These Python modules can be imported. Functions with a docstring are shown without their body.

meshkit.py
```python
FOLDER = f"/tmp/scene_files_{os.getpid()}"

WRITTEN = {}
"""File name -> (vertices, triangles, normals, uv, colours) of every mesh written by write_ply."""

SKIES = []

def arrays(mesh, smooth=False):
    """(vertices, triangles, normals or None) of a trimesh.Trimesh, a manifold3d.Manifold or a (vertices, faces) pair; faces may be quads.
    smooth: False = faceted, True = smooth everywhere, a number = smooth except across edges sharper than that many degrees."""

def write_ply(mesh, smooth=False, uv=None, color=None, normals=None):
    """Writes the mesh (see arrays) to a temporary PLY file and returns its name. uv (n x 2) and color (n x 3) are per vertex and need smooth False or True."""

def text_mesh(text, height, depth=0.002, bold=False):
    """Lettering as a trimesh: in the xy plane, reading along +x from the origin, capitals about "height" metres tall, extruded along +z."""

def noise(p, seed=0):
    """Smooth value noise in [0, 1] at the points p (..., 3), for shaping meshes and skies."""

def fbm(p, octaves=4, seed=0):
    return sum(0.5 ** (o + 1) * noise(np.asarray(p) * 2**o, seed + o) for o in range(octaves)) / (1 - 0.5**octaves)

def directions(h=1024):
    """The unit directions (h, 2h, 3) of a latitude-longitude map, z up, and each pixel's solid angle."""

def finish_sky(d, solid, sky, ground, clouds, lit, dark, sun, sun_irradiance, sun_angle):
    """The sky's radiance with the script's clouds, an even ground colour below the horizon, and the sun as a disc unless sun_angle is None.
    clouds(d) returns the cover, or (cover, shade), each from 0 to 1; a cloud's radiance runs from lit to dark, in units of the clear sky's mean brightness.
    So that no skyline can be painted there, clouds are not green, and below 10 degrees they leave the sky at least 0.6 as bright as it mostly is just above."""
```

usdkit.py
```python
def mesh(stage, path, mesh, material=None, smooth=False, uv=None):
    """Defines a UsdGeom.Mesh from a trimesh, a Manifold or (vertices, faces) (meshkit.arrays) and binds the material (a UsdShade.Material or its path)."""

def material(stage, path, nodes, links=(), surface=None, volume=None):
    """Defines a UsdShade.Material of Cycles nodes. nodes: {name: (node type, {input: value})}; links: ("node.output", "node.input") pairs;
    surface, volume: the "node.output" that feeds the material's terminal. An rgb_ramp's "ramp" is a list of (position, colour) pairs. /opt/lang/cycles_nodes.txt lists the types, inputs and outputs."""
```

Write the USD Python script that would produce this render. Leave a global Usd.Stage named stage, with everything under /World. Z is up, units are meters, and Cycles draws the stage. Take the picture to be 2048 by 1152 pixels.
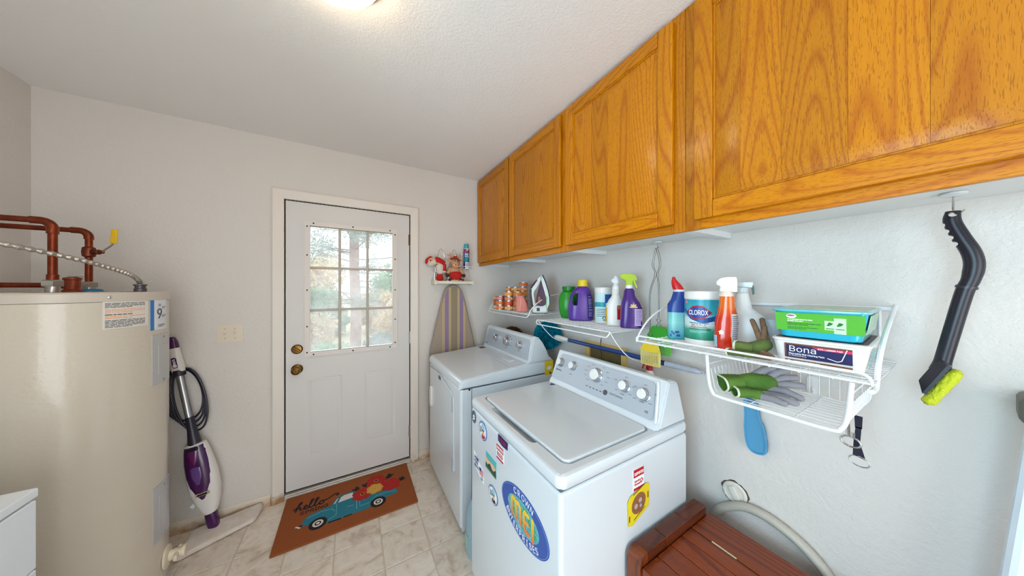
import math, random, numpy as np, trimesh, usdkit, meshkit
from pxr import Usd, UsdGeom, UsdLux, UsdShade, Gf, Sdf
from shapely.geometry import Polygon, Point, LineString, box as sbox
from shapely import affinity
from shapely.ops import unary_union
from manifold3d import Manifold, Mesh as MMesh

random.seed(7); np.random.seed(7)
stage = Usd.Stage.CreateInMemory()
UsdGeom.SetStageUpAxis(stage, 'Z'); UsdGeom.SetStageMetersPerUnit(stage, 1.0)
UsdGeom.Xform.Define(stage, '/World'); UsdGeom.Scope.Define(stage, '/World/Looks')

# ------------------------------------------------------------------ camera, sky, lights, exposure
CAMZ = 1.465
cam = UsdGeom.Camera.Define(stage, '/World/camera')
cam.CreateHorizontalApertureAttr(36.0); cam.CreateVerticalApertureAttr(20.25)
cam.CreateFocalLengthAttr(36.0 * 547.0 / 2048.0)
cam.CreateClippingRangeAttr(Gf.Vec2f(0.02, 200)); cam.CreateExposureAttr(-0.2)
cam.AddTranslateOp().Set(Gf.Vec3d(0, 0, CAMZ)); cam.AddRotateZOp().Set(-math.degrees(math.atan2(321, 547))); cam.AddRotateXOp().Set(90.0)

sky = UsdLux.DomeLight.Define(stage, '/World/sky'); sky.CreateIntensityAttr(1.35); sky.CreateColorAttr(Gf.Vec3f(0.90, 0.97, 1.0))

def rect_light(path, loc, aim, w, h, power, col):
    l = UsdLux.RectLight.Define(stage, path)
    l.CreateWidthAttr(w); l.CreateHeightAttr(h); l.CreateIntensityAttr(power); l.CreateColorAttr(Gf.Vec3f(*col))
    z = -np.array(aim, float); z /= np.linalg.norm(z); up = np.array([0, 0, 1.0])
    if abs(z[2]) > .99: up = np.array([0, 1.0, 0])
    x = np.cross(up, z); x /= np.linalg.norm(x); y = np.cross(z, x)
    m = np.eye(4); m[0, :3], m[1, :3], m[2, :3], m[3, :3] = x, y, z, loc
    UsdGeom.Xformable(l).AddTransformOp().Set(Gf.Matrix4d(m.tolist())); return l
# daylight through the window in the left wall and through the open doorway behind the camera
rect_light('/World/window_daylight', (-1.56, -0.25, 1.45), (1, 0.0, 0.12), 1.3, 1.25, 9.5, (0.42, 0.76, 1.0))
rect_light('/World/doorway_daylight', (0.1, -1.85, 1.15), (0, 1, 0.05), 1.5, 2.0, 1.35, (1.0, 0.95, 0.92))
# ------------------------------------------------------------------ helpers
_used = {}
def numbered(parent, name):
    k = parent + '/' + name; n = _used.get(k, 0); _used[k] = n + 1
    return k if n == 0 else f'{k}_{n:03d}'
def meta(prim, label=None, cat=None, group=None, kind=None):
    for k, v in (('label', label), ('category', cat), ('group', group), ('kind', kind)):
        if v: prim.SetCustomDataByKey(k, v)
def thing(name, label, cat, loc=(0, 0, 0), rotz=0, group=None, kind=None, mat4=None):
    p = numbered('/World', name); x = UsdGeom.Xform.Define(stage, p)
    if mat4 is not None: x.AddTransformOp().Set(Gf.Matrix4d(np.asarray(mat4).T.tolist()))
    else:
        x.AddTranslateOp().Set(Gf.Vec3d(*map(float, loc)))
        if rotz: x.AddRotateZOp().Set(float(rotz))
    meta(x.GetPrim(), label, cat, group, kind); return p
def obj(name, mesh, mat, parent='/World', label=None, cat=None, group=None, kind=None, smooth=35):
    p = numbered(parent, name)
    if isinstance(mesh, (list, tuple)) and not (len(mesh) == 2 and isinstance(mesh[0], np.ndarray)): mesh = cat_m(mesh)
    m = usdkit.mesh(stage, p, mesh, mat, smooth=smooth); meta(m.GetPrim(), label, cat, group, kind); return p
def tm(m):
    if hasattr(m, 'to_mesh'):
        q = m.to_mesh(); return trimesh.Trimesh(q.vert_properties[:, :3], q.tri_verts, process=False)
    return m
def cat_m(ms): return trimesh.util.concatenate([tm(m) for m in ms])
def man(t): return Manifold(MMesh(np.asarray(t.vertices, np.float32), np.asarray(t.faces, np.uint32)))
def hull(pts): return Manifold.hull_points(np.asarray(pts, float))
def rbox(x0, x1, y0, y1, z0, z1, r=.003):
    r = min(r, (x1-x0)*.45, (y1-y0)*.45, (z1-z0)*.45); P = []
    for x, a in ((x0, 1), (x1, -1)):
        for y, b in ((y0, 1), (y1, -1)):
            for z, c in ((z0, 1), (z1, -1)):
                k = .35
                for dx, dy, dz in ((0, 1, 1), (1, 0, 1), (1, 1, 0), (k, k, 1), (k, 1, k), (1, k, k)): P.append((x+a*r*dx, y+b*r*dy, z+c*r*dz))
    return tm(hull(P))
def bx(x0, x1, y0, y1, z0, z1): return trimesh.creation.box(bounds=[[x0, y0, z0], [x1, y1, z1]])
def spline(pts, n=8):
    P = np.asarray(pts, float); Q = np.vstack([2*P[0]-P[1], P, 2*P[-1]-P[-2]]); out = []
    for i in range(1, len(Q)-2):
        for t in np.linspace(0, 1, n, endpoint=False):
            a, b, c, d = Q[i-1], Q[i], Q[i+1], Q[i+2]
            out.append(.5*((2*b)+(c-a)*t+(2*a-5*b+4*c-d)*t*t+(3*b-a-3*c+d)*t**3))
    out.append(P[-1]); return np.array(out)
def tube(path, r, seg=8, closed=False):
    P = np.asarray(path, float); n = len(P); R = np.broadcast_to(np.asarray(r, float), (n,))
    T = np.roll(P, -1, 0)-np.roll(P, 1, 0) if closed else np.gradient(P, axis=0)
    T /= np.maximum(np.linalg.norm(T, axis=1, keepdims=True), 1e-9)
    u = np.cross(T[0], [0, 0, 1.0]); u = u if np.linalg.norm(u) > .1 else np.cross(T[0], [1.0, 0, 0]); u /= np.linalg.norm(u); V = []
    for i in range(n):
        u = u-T[i]*np.dot(u, T[i]); u /= np.linalg.norm(u); w = np.cross(T[i], u)
        a = np.linspace(0, 2*np.pi, seg, endpoint=False)[:, None]; V.append(P[i]+R[i]*(np.cos(a)*u+np.sin(a)*w))
    V = np.vstack(V); F = []
    for i in range(n if closed else n-1):
        j = (i+1) % n
        for k in range(seg):
            l = (k+1) % seg; F += [(i*seg+k, i*seg+l, j*seg+l), (i*seg+k, j*seg+l, j*seg+k)]
    if not closed:
        V = np.vstack([V, P[0], P[-1]]); c = n*seg
        for k in range(seg):
            l = (k+1) % seg; F += [(c, l, k), (c+1, (n-1)*seg+k, (n-1)*seg+l)]
    return trimesh.Trimesh(V, F, process=False)
def rod(a, b, r, seg=8): return tube([a, b], r, seg)
def lathe(prof, n=28):
    prof = [(max(r, 0), z) for r, z in prof]
    V, F = [], []; m = len(prof)
    a = np.linspace(0, 2*np.pi, n, endpoint=False)
    for r, z in prof: V += [(r*math.cos(t), r*math.sin(t), z) for t in a]
    for i in range(m-1):
        for k in range(n):
            l = (k+1) % n; F += [(i*n+k, i*n+l, (i+1)*n+l), (i*n+k, (i+1)*n+l, (i+1)*n+k)]
    c = len(V); V += [(0, 0, prof[0][1]), (0, 0, prof[-1][1])]
    for k in range(n):
        l = (k+1) % n; F += [(c, l, k), (c+1, (m-1)*n+k, (m-1)*n+l)]
    t = trimesh.Trimesh(V, F, process=True); t.update_faces(t.nondegenerate_faces()); return t
def ring_pts(s, a):
    z, cx, cy, rx, ry, p = s
    c, q = np.cos(a), np.sin(a)
    x = np.sign(c)*np.abs(c)**(2/p)*rx+cx; y = np.sign(q)*np.abs(q)**(2/p)*ry+cy
    return np.stack([x, y, np.full_like(x, z)], 1)
def loft(secs, n=36):
    a = np.linspace(0, 2*np.pi, n, endpoint=False); R = [ring_pts(s, a) for s in secs]; m = len(R); V = np.vstack(R); F = []
    for i in range(m-1):
        for k in range(n):
            l = (k+1) % n; F += [(i*n+k, i*n+l, (i+1)*n+l), (i*n+k, (i+1)*n+l, (i+1)*n+k)]
    V = np.vstack([V, R[0].mean(0), R[-1].mean(0)]); c = m*n
    for k in range(n):
        l = (k+1) % n; F += [(c, l, k), (c+1, (m-1)*n+k, (m-1)*n+l)]
    return trimesh.Trimesh(V, F, process=False)
def secs_at(secs, zs):
    S = np.array(secs, float); return [tuple([z]+[np.interp(z, S[:, 0], S[:, k]) for k in range(1, 6)]) for z in zs]
def patch(secs, z0, z1, a0, a1, off=.0008, n=18, m=10):
    """a printed label wrapped on a loft between heights z0, z1 and angles a0, a1 (degrees, -90 = front)"""
    S = secs_at(secs, np.linspace(z0, z1, m)); a = np.radians(np.linspace(a0, a1, n)); V = []
    for o in (off, -.0004):
        for s in S: V.append(ring_pts((s[0], s[1], s[2], s[3]+o, s[4]+o, s[5]), a))
    V = np.vstack(V); F = []; N = n*m
    for i in range(m-1):
        for k in range(n-1):
            q = (i*n+k, i*n+k+1, (i+1)*n+k+1, (i+1)*n+k); F += [(q[0], q[1], q[2]), (q[0], q[2], q[3])]; F += [(N+q[0], N+q[2], N+q[1]), (N+q[0], N+q[3], N+q[2])]
    for k in range(n-1):
        F += [(k+1, k, N+k), (k+1, N+k, N+k+1)]; b = (m-1)*n; F += [(b+k, b+k+1, N+b+k), (b+k+1, N+b+k+1, N+b+k)]
    for i in range(m-1):
        p, q = i*n, (i+1)*n; F += [(p, q, N+p), (q, N+q, N+p)]; p += n-1; q += n-1; F += [(q, p, N+p), (N+q, q, N+p)]
    return trimesh.Trimesh(V, F, process=False)
def frame(o, u, v):
    u, v = np.array(u, float), np.array(v, float); u /= np.linalg.norm(u); v /= np.linalg.norm(v); w = np.cross(u, v)
    m = np.eye(4); m[:3, 0], m[:3, 1], m[:3, 2], m[:3, 3] = u, v, w, o; return m
def FR(o): return frame(o, (0, -1, 0), (0, 0, 1))   # on planes that face -x (right wall, machine fronts)
def FB(o): return frame(o, (1, 0, 0), (0, 0, 1))    # on planes that face -y (back wall)
def FF(o): return frame(o, (1, 0, 0), (0, 1, 0))    # lying flat
def put(mesh, M): m = tm(mesh).copy(); m.apply_transform(M); return m
def ext(poly, depth, M=None, z0=0.0):
    if not hasattr(poly, 'area'): poly = Polygon(poly)
    poly = poly.buffer(0)
    ms = [trimesh.creation.extrude_polygon(g, depth, engine='earcut') for g in getattr(poly, 'geoms', [poly]) if g.area > 1e-10]
    m = trimesh.util.concatenate(ms); m.apply_translation((0, 0, z0)); return m if M is None else put(m, M)
def rrect(w, h, r, cx=0, cy=0): r = min(r, w*.49, h*.49); return sbox(cx-w/2+r, cy-h/2+r, cx+w/2-r, cy+h/2-r).buffer(r, quad_segs=6)
def ell(a, b, cx=0, cy=0, n=16): return affinity.translate(affinity.scale(Point(0, 0).buffer(1, quad_segs=n), a, b), cx, cy)
def blade(poly_pts, n=6): return Polygon(spline(list(poly_pts)+[poly_pts[0]], n)).buffer(0)
def text(s, h, depth=.0006, bold=False, cx=None, cy=0, width=None):
    t = meshkit.text_mesh(s, h, depth, bold); b = t.bounds
    if width: t.apply_scale([width/(b[1, 0]-b[0, 0]), 1, 1]); b = t.bounds
    if cx is not None: t.apply_translation((cx-(b[0, 0]+b[1, 0])/2, 0, 0))
    t.apply_translation((0, cy, 0)); return t
def wrap(m, R, a0=0.0):
    m = tm(m).copy(); v = m.vertices.copy(); a = v[:, 0]/R+a0; r = R+v[:, 2]
    m.vertices = np.stack([r*np.sin(a), -r*np.cos(a), v[:, 1]], 1); return m
def lines_block(w, h, n, seed, thick=.45, fill=.95):
    """rows of small print: bars broken into words"""
    rs = random.Random(seed); ps = []
    for i in range(n):
        y = h*(1-(i+.5)/n); x = 0; end = w*(fill if i < n-1 else .6)
        while x < end:
            l = min(w*rs.uniform(.06, .2), end-x); ps.append(sbox(x, y-h/n*thick/2, x+l, y+h/n*thick/2)); x += l+w*.02
    return unary_union(ps)
def revolve_y(m): return m
def xf(m, loc=(0, 0, 0), rx=0, ry=0, rz=0, s=None):
    m = tm(m).copy()
    if s is not None: m.apply_scale(s)
    for ang, ax in ((rx, (1, 0, 0)), (ry, (0, 1, 0)), (rz, (0, 0, 1))):
        if ang: m.apply_transform(trimesh.transformations.rotation_matrix(math.radians(ang), ax))
    m.apply_translation(loc); return m
def sph(r, c=(0, 0, 0), s=(1, 1, 1), sub=2):
    m = trimesh.creation.icosphere(subdivisions=sub, radius=r); m.apply_scale(s); m.apply_translation(c); return m
def flesh(chain, edge=.006, it=6):
    """hulls of spheres along bones, merged and smoothed: chain of ((p, r), (q, s))"""
    M = Manifold()
    for (p, r), (q, s) in chain:
        M = M + hull(np.vstack([trimesh.creation.icosphere(1, r).vertices+p, trimesh.creation.icosphere(1, s).vertices+q]))
    t = tm(M.refine_to_length(edge)); t = trimesh.Trimesh(t.vertices, t.faces, process=True)
    trimesh.smoothing.filter_taubin(t, iterations=it); return t

# ------------------------------------------------------------------ materials
def lin(c): return tuple(((x/255)/12.92 if x/255 <= .04045 else ((x/255+.055)/1.055)**2.4) for x in c)
_mats = {}
def M(name, rgb=None, rough=.5, metal=0.0, bump=None, var=None, **kw):
    """principled; bump = (scale, distance); var = (scale, amount, rgb2) mixes a second tone by noise"""
    if name in _mats: return _mats[name]
    path = '/World/Looks/'+name; P = dict(base_color=lin(rgb), roughness=rough, metallic=metal, **kw); N, L = {'p': ('principled_bsdf', P)}, []
    if bump or var: N['g'] = ('texture_coordinate', {})
    if var:
        N['n'] = ('noise_texture', dict(scale=var[0], detail=4.0, roughness=.6)); N['r'] = ('rgb_ramp', {'ramp': [(.5-.5*var[1], lin(rgb)), (.5+.5*var[1], lin(var[2]))]})
        L += [('g.object', 'n.vector'), ('n.fac', 'r.fac'), ('r.color', 'p.base_color')]
    if bump:
        N['b'] = ('noise_texture', dict(scale=bump[0], detail=3.0)); N['bp'] = ('bump', dict(distance=bump[1], strength=1.0))
        L += [('g.object', 'b.vector'), ('b.fac', 'bp.height'), ('bp.normal', 'p.normal')]
    _mats[name] = usdkit.material(stage, path, N, L, surface='p.BSDF'); return _mats[name]
def wood(name, light, dark, pore, grain='z', rough=.35, wscale=9.0, coat=.25, rnd=6.0):
    """boards: growth-ring figure stretched along the grain, fine lines and short pores; each board shifted by object_info.random"""
    path = '/World/Looks/'+name
    st = {'x': (.09, 1, 1), 'y': (1, .09, 1), 'z': (1, 1, .09)}[grain]; po = tuple(55 if s < 1 else 640 for s in st); fi = tuple(3.0 if s < 1 else 210 for s in st)
    mid = [(a_+b_)/2 for a_, b_ in zip(dark, light)]
    N = {'g': ('texture_coordinate', {}), 'o': ('object_info', {}), 'c': ('combine_xyz', {}), 'mul': ('math', dict(math_type='multiply', value2=rnd)),
         'add': ('vector_math', dict(math_type='add')), 'm': ('mapping', dict(scale=st)), 'd': ('noise_texture', dict(scale=4.0, detail=1.5)),
         'rings': ('math', dict(math_type='multiply', value2=wscale)), 'saw': ('math', dict(math_type='pingpong', value2=1.0)),
         'r': ('rgb_ramp', {'ramp': [(0, lin(dark)), (.22, lin(mid)), (.5, lin(light)), (1, lin(light))]}),
         'fm': ('mapping', dict(scale=fi)), 'fn': ('noise_texture', dict(scale=1.0, detail=3.0, roughness=.6)), 'fr': ('map_range', dict(from_min=.3, from_max=.7, to_min=0.0, to_max=.5, clamp=True)), 'fx': ('mix', dict(color2=lin(mid))),
         'pm': ('mapping', dict(scale=po)), 'pn': ('noise_texture', dict(scale=1.0, detail=1.0, roughness=.5)), 'pr': ('rgb_ramp', {'ramp': [(.32, (1, 1, 1)), (.42, (0, 0, 0))]}),
         'mx': ('mix', dict(color2=lin(pore))), 'tone': ('hsv', {}), 'tv': ('math', dict(math_type='multiply_add', value2=.26, value3=.88)),
         'pf': ('math', dict(math_type='multiply', value2=.6)), 'p': ('principled_bsdf', dict(roughness=rough, coat_weight=coat, coat_roughness=.12, specular_ior_level=.25)), 'bp': ('bump', dict(distance=.0005, strength=.5, invert=True))}
    L = [('o.random', 'mul.value1'), ('mul.value', 'c.x'), ('mul.value', 'c.y'), ('mul.value', 'c.z'), ('g.object', 'add.vector1'), ('c.vector', 'add.vector2'), ('add.vector', 'm.vector'),
         ('m.vector', 'd.vector'), ('d.fac', 'rings.value1'), ('rings.value', 'saw.value1'), ('saw.value', 'r.fac'),
         ('add.vector', 'fm.vector'), ('fm.vector', 'fn.vector'), ('fn.fac', 'fr.value'), ('fr.result', 'fx.fac'), ('r.color', 'fx.color1'),
         ('add.vector', 'pm.vector'), ('pm.vector', 'pn.vector'), ('pn.fac', 'pr.fac'), ('pr.color', 'pf.value1'), ('pf.value', 'mx.fac'), ('fx.color', 'mx.color1'), ('mx.color', 'tone.color'), ('o.random', 'tv.value1'), ('tv.value', 'tone.value'),
         ('tone.color', 'p.base_color'), ('pr.color', 'bp.height'), ('bp.normal', 'p.normal')]
    return usdkit.material(stage, path, N, L, surface='p.BSDF')

def paint(name, rgb, rough, s1, d1, s2, d2, dirt=None):
    """wall paint: orange-peel relief in two sizes; dirt = (rgb, height) stains near the floor with a ragged edge"""
    N = {'g': ('geometry', {}), 'a': ('noise_texture', dict(scale=s1, detail=2.0)), 'b': ('noise_texture', dict(scale=s2, detail=3.0)),
         'b1': ('bump', dict(distance=d1, strength=1.0)), 'b2': ('bump', dict(distance=d2, strength=1.0)), 'p': ('principled_bsdf', dict(base_color=lin(rgb), roughness=rough))}
    L = [('g.position', 'a.vector'), ('g.position', 'b.vector'), ('a.fac', 'b1.height'), ('b.fac', 'b2.height'), ('b1.normal', 'b2.normal'), ('b2.normal', 'p.normal')]
    if dirt:
        N |= {'s': ('separate_xyz', {}), 'dn': ('noise_texture', dict(scale=14.0, detail=5.0, roughness=.7)), 'ml': ('map_range', dict(from_min=0.0, from_max=dirt[1], to_min=.75, to_max=0.0, clamp=True)),
              'mm': ('math', dict(math_type='multiply')), 'mr': ('rgb_ramp', {'ramp': [(.22, (0, 0, 0)), (.42, (1, 1, 1))]}), 'mx': ('mix', dict(color1=lin(rgb), color2=lin(dirt[0])))}
        L += [('g.position', 's.vector'), ('s.z', 'ml.value'), ('g.position', 'dn.vector'), ('ml.result', 'mm.value1'), ('dn.fac', 'mm.value2'), ('mm.value', 'mr.fac'), ('mr.color', 'mx.fac'), ('mx.color', 'p.base_color')]
    return usdkit.material(stage, '/World/Looks/'+name, N, L, surface='p.BSDF')

WALL = paint('wall_paint', (218, 212, 206), .62, 55, .0016, 150, .0012)
CEIL = paint('ceiling_paint', (240, 238, 236), .8, 90, .0011, 220, .0008)
TRIM = paint('trim_paint', (226, 218, 209), .4, 20, .0005, 160, .0002, dirt=((158, 120, 78), .16))
BASE = paint('baseboard_paint', (222, 208, 190), .45, 20, .0008, 160, .0003, dirt=((176, 128, 78), .13))
DOORM = M('door_paint', (216, 213, 211), .38, bump=(240, .0003))
WHITE = M('white_enamel', (214, 220, 225), .22, coat_weight=.4, coat_roughness=.08)
WIRE = M('white_wire_coating', (232, 234, 236), .35)
WPLAST = M('white_plastic', (232, 231, 228), .35)
BLACK = M('black_plastic', (22, 20, 34), .35)
CHROME = M('chrome', (205, 205, 205), .12, 1.0)
BRASS = M('aged_brass', (120, 88, 46), .25, 1.0)
STEEL = M('zinc_steel', (178, 176, 170), .32, 1.0)
COPPER = M('copper_pipe', (146, 66, 36), .36, .75, var=(30, .6, (92, 36, 20)))
SILVER = M('silver_panel', (186, 194, 204), .4, .25)
DARK = M('dark_gap', (14, 14, 16), .8)
NAVY = M('navy_print', (34, 34, 108), .45)
RED = M('red_print', (186, 28, 36), .45)
WPRINT = M('white_print', (236, 238, 240), .5)
GREYP = M('grey_print', (96, 98, 104), .5)
BLACKP = M('black_print', (24, 22, 24), .6)
# ------------------------------------------------------------------ room shell
WX0, WX1, WY0, WY1, H = -1.394, 1.377, -1.72, 2.417, 2.485
TILE_M = usdkit.material(stage, '/World/Looks/floor_tile', {
    'g': ('geometry', {}), 'o': ('object_info', {}), 'c': ('combine_xyz', {}), 'mu': ('math', dict(math_type='multiply', value2=20.0)), 'add': ('vector_math', dict(math_type='add')),
    'n': ('noise_texture', dict(scale=9.0, detail=6.0, roughness=.62, distortion=1.2)), 'r': ('rgb_ramp', {'ramp': [(.28, lin((188, 166, 146))), (.45, lin((222, 208, 192))), (.6, lin((232, 222, 210))), (.78, lin((206, 186, 168)))]}),
    'n2': ('noise_texture', dict(scale=70.0, detail=3.0)), 'bp': ('bump', dict(distance=.0006, strength=.6)), 'h': ('hsv', {}), 'tv': ('math', dict(math_type='multiply_add', value2=.09, value3=.95)), 'p': ('principled_bsdf', dict(roughness=.38))},
    [('o.random', 'mu.value1'), ('mu.value', 'c.x'), ('mu.value', 'c.y'), ('g.position', 'add.vector1'), ('c.vector', 'add.vector2'), ('add.vector', 'n.vector'), ('n.fac', 'r.fac'), ('r.color', 'h.color'), ('o.random', 'tv.value1'), ('tv.value', 'h.value'), ('h.color', 'p.base_color'),
     ('add.vector', 'n2.vector'), ('n2.fac', 'bp.height'), ('bp.normal', 'p.normal')], surface='p.BSDF')
GROUT = M('grout', (206, 192, 176), .8)
fl = thing('floor', None, None, kind='structure')
obj('grout_bed', bx(WX0-.1, WX1+.1, WY0-.4, WY1+.1, -.05, -.0022), GROUT, fl)
sx, sy = .234, .2355
for i in range(-7, 7):
    for j in range(-15, 4):
        x0, x1 = max(.151+sx*i+.0025, WX0+.001), min(.151+sx*(i+1)-.0025, WX1-.001); y0, y1 = max(1.796+sy*j+.0025, WY0-.1), min(1.796+sy*(j+1)-.0025, WY1-.001)
        if x1-x0 > .02 and y1-y0 > .02:
            obj('tile', hull([(x, y, z) for x, y, z in [(x0, y0, -.004), (x1, y0, -.004), (x0, y1, -.004), (x1, y1, -.004), (x0+.002, y0+.002, 0), (x1-.002, y0+.002, 0), (x0+.002, y1-.002, 0), (x1-.002, y1-.002, 0)]]), TILE_M, fl, smooth=False)
obj('ceiling', bx(WX0-.1, WX1+.1, WY0-.1, WY1+.14, H, H+.1), CEIL, kind='structure')
obj('wall_right', bx(WX1, WX1+.12, WY0-.1, WY1+.14, -.05, H), WALL, kind='structure')
wl = man(bx(WX0-.12, WX0, WY0-.1, WY1+.14, -.05, H)) - man(bx(WX0-.3, WX0+.1, -.95, .45, .80, 2.1))
obj('wall_left', wl, WALL, kind='structure')
wb = man(bx(WX0, WX1, WY1, WY1+.14, -.05, H)) - man(bx(-.412, .440, WY1-.1, WY1+.3, -.1, 2.092))
obj('wall_back', wb, WALL, kind='structure')
wr = man(bx(WX0, WX1, WY0-.12, WY0, -.05, H)) - man(bx(-.7, .9, WY0-.3, WY0+.1, -.1, 2.1))
obj('wall_rear', wr, WALL, kind='structure')
# window in the left wall, beside the camera
w1 = thing('window_1', None, None, kind='structure')
PANE = usdkit.material(stage, '/World/Looks/window_pane', {'t': ('transparent_bsdf', dict(color=(.97, .98, .98))), 'g': ('glossy_bsdf', dict(roughness=.02)), 'f': ('fresnel', dict(IOR=1.3)), 'm': ('mix_closure', {})}, [('f.fac', 'm.fac'), ('t.BSDF', 'm.closure1'), ('g.BSDF', 'm.closure2')], surface='m.closure')
fr = ext(sbox(-.95, .80, .45, 2.1).difference(sbox(-.90, .85, .40, 2.05)).union(sbox(-.27, .8, -.23, 2.1)), .05, frame((WX0-.02, 0, 0), (0, 1, 0), (0, 0, 1)), -.08)
obj('window_frame', fr, TRIM, w1); obj('sill', rbox(WX0-.1, WX0+.03, -1.0, .5, .775, .80), TRIM, w1)
for a, b in ((-.90, -.27), (-.23, .40)): obj('pane', bx(WX0-.075, WX0-.071, a, b, .85, 2.05), PANE, w1)

# baseboards
def board_profile(h): return Polygon([(0, 0), (.012, 0), (.012, h-.018), (.009, h-.006), (.005, h), (0, h)])
bb = thing('baseboard_back', None, None, kind='structure')
obj('board', ext(board_profile(.075), abs(WX0-(-.470)), frame((-.470, WY1, 0), (0, -1, 0), (0, 0, 1))), BASE, bb)
m = ext(board_profile(.075), WX1-.495, frame((WX1, WY1, 0), (0, -1, 0), (0, 0, 1))); obj('board', m, BASE, bb)
obj('baseboard_right', ext(board_profile(.075), 4.0, frame((WX1, WY1-.02-4.0, 0), (-1, 0, 0), (0, 0, 1)), 0), BASE, kind='structure')
# door casing
tr = thing('trim_1', None, None, kind='structure')
prof = Polygon([(0, 0), (.068, 0), (.068, .010), (.058, .017), (.040, .016), (.018, .010), (.004, .008), (0, .005)])  # x from the inner edge outward, y proud of the wall
yF = WY1
def casing_leg(xin, sgn, top):
    n = 2; P = np.array(prof.exterior.coords)[:-1]; V, F = [], []
    for z, add in ((0.0, 0.0), (top, 1.0)):
        for a, b in P: V.append((xin+sgn*a, yF-b, z+add*a))
    k = len(P)
    for i in range(k): j = (i+1) % k; F += [(i, j, k+j), (i, k+j, k+i)]
    F += [(0, i+1, i) for i in range(1, k-1)] + [(k, k+i, k+i+1) for i in range(1, k-1)]
    t = trimesh.Trimesh(V, F); t.fix_normals(); return t
obj('casing_leg', casing_leg(-.400, -1, 2.080), TRIM, tr); obj('casing_leg', casing_leg(.427, 1, 2.080), TRIM, tr)
P = np.array(prof.exterior.coords)[:-1]; V, F = [], []; k = len(P)
for s, xin in ((-1, -.400), (1, .427)):
    for a, b in P: V.append((xin+s*a, yF-b, 2.080+a))
for i in range(k): j = (i+1) % k; F += [(i, j, k+j), (i, k+j, k+i)]
F += [(0, i+1, i) for i in range(1, k-1)] + [(k, k+i, k+i+1) for i in range(1, k-1)]
t = trimesh.Trimesh(V, F); t.fix_normals(); obj('casing_head', t, TRIM, tr)
for a, b in ((-.412, -.400), (.427, .440)): obj('jamb', bx(a, b, WY1, WY1+.14, 0, 2.092), TRIM, tr)
obj('jamb', bx(-.400, .427, WY1, WY1+.14, 2.080, 2.092), TRIM, tr)

# ------------------------------------------------------------------ back door with nine panes
d1 = thing('door_1', None, None, kind='structure')
DF = WY1+.010
slab = man(rbox(-.394, .4205, DF, DF+.045, .046, 2.074, .002)) - man(bx(-.258, .291, DF-.1, DF+.2, 1.004, 1.912))
def door_groove(x0, x1, z0, z1):
    a = hull([(x, DF-.001, z) for x in (x0, x1) for z in (z0, z1)] + [(x, DF+.007, z) for x in (x0+.012, x1-.012) for z in (z0+.012, z1-.012)])
    b = hull([(x, DF-.001, z) for x in (x0+.042, x1-.042) for z in (z0+.042, z1-.042)] + [(x, DF+.0071, z) for x in (x0+.022, x1-.022) for z in (z0+.022, z1-.022)])
    return a - b
for q in ((-.279, -.058, .248, .819), (.084, .315, .248, .815)): slab = slab - door_groove(*q)
obj('slab', slab, DOORM, d1)
fr = sbox(-.287, .975, .324, 1.943).difference(sbox(-.256, 1.006, .289, 1.910))
frm = cat_m([ext(fr, .012, FB((0, DF, 0))), ext(sbox(-.268, .994, .301, 1.922).difference(sbox(-.256, 1.006, .289, 1.910)), .017, FB((0, DF, 0)))])
obj('window_frame', frm, M('lite_frame', (226, 218, 212), .4), d1)
MUN = M('muntin_paint', (190, 180, 170), .5)
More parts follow.
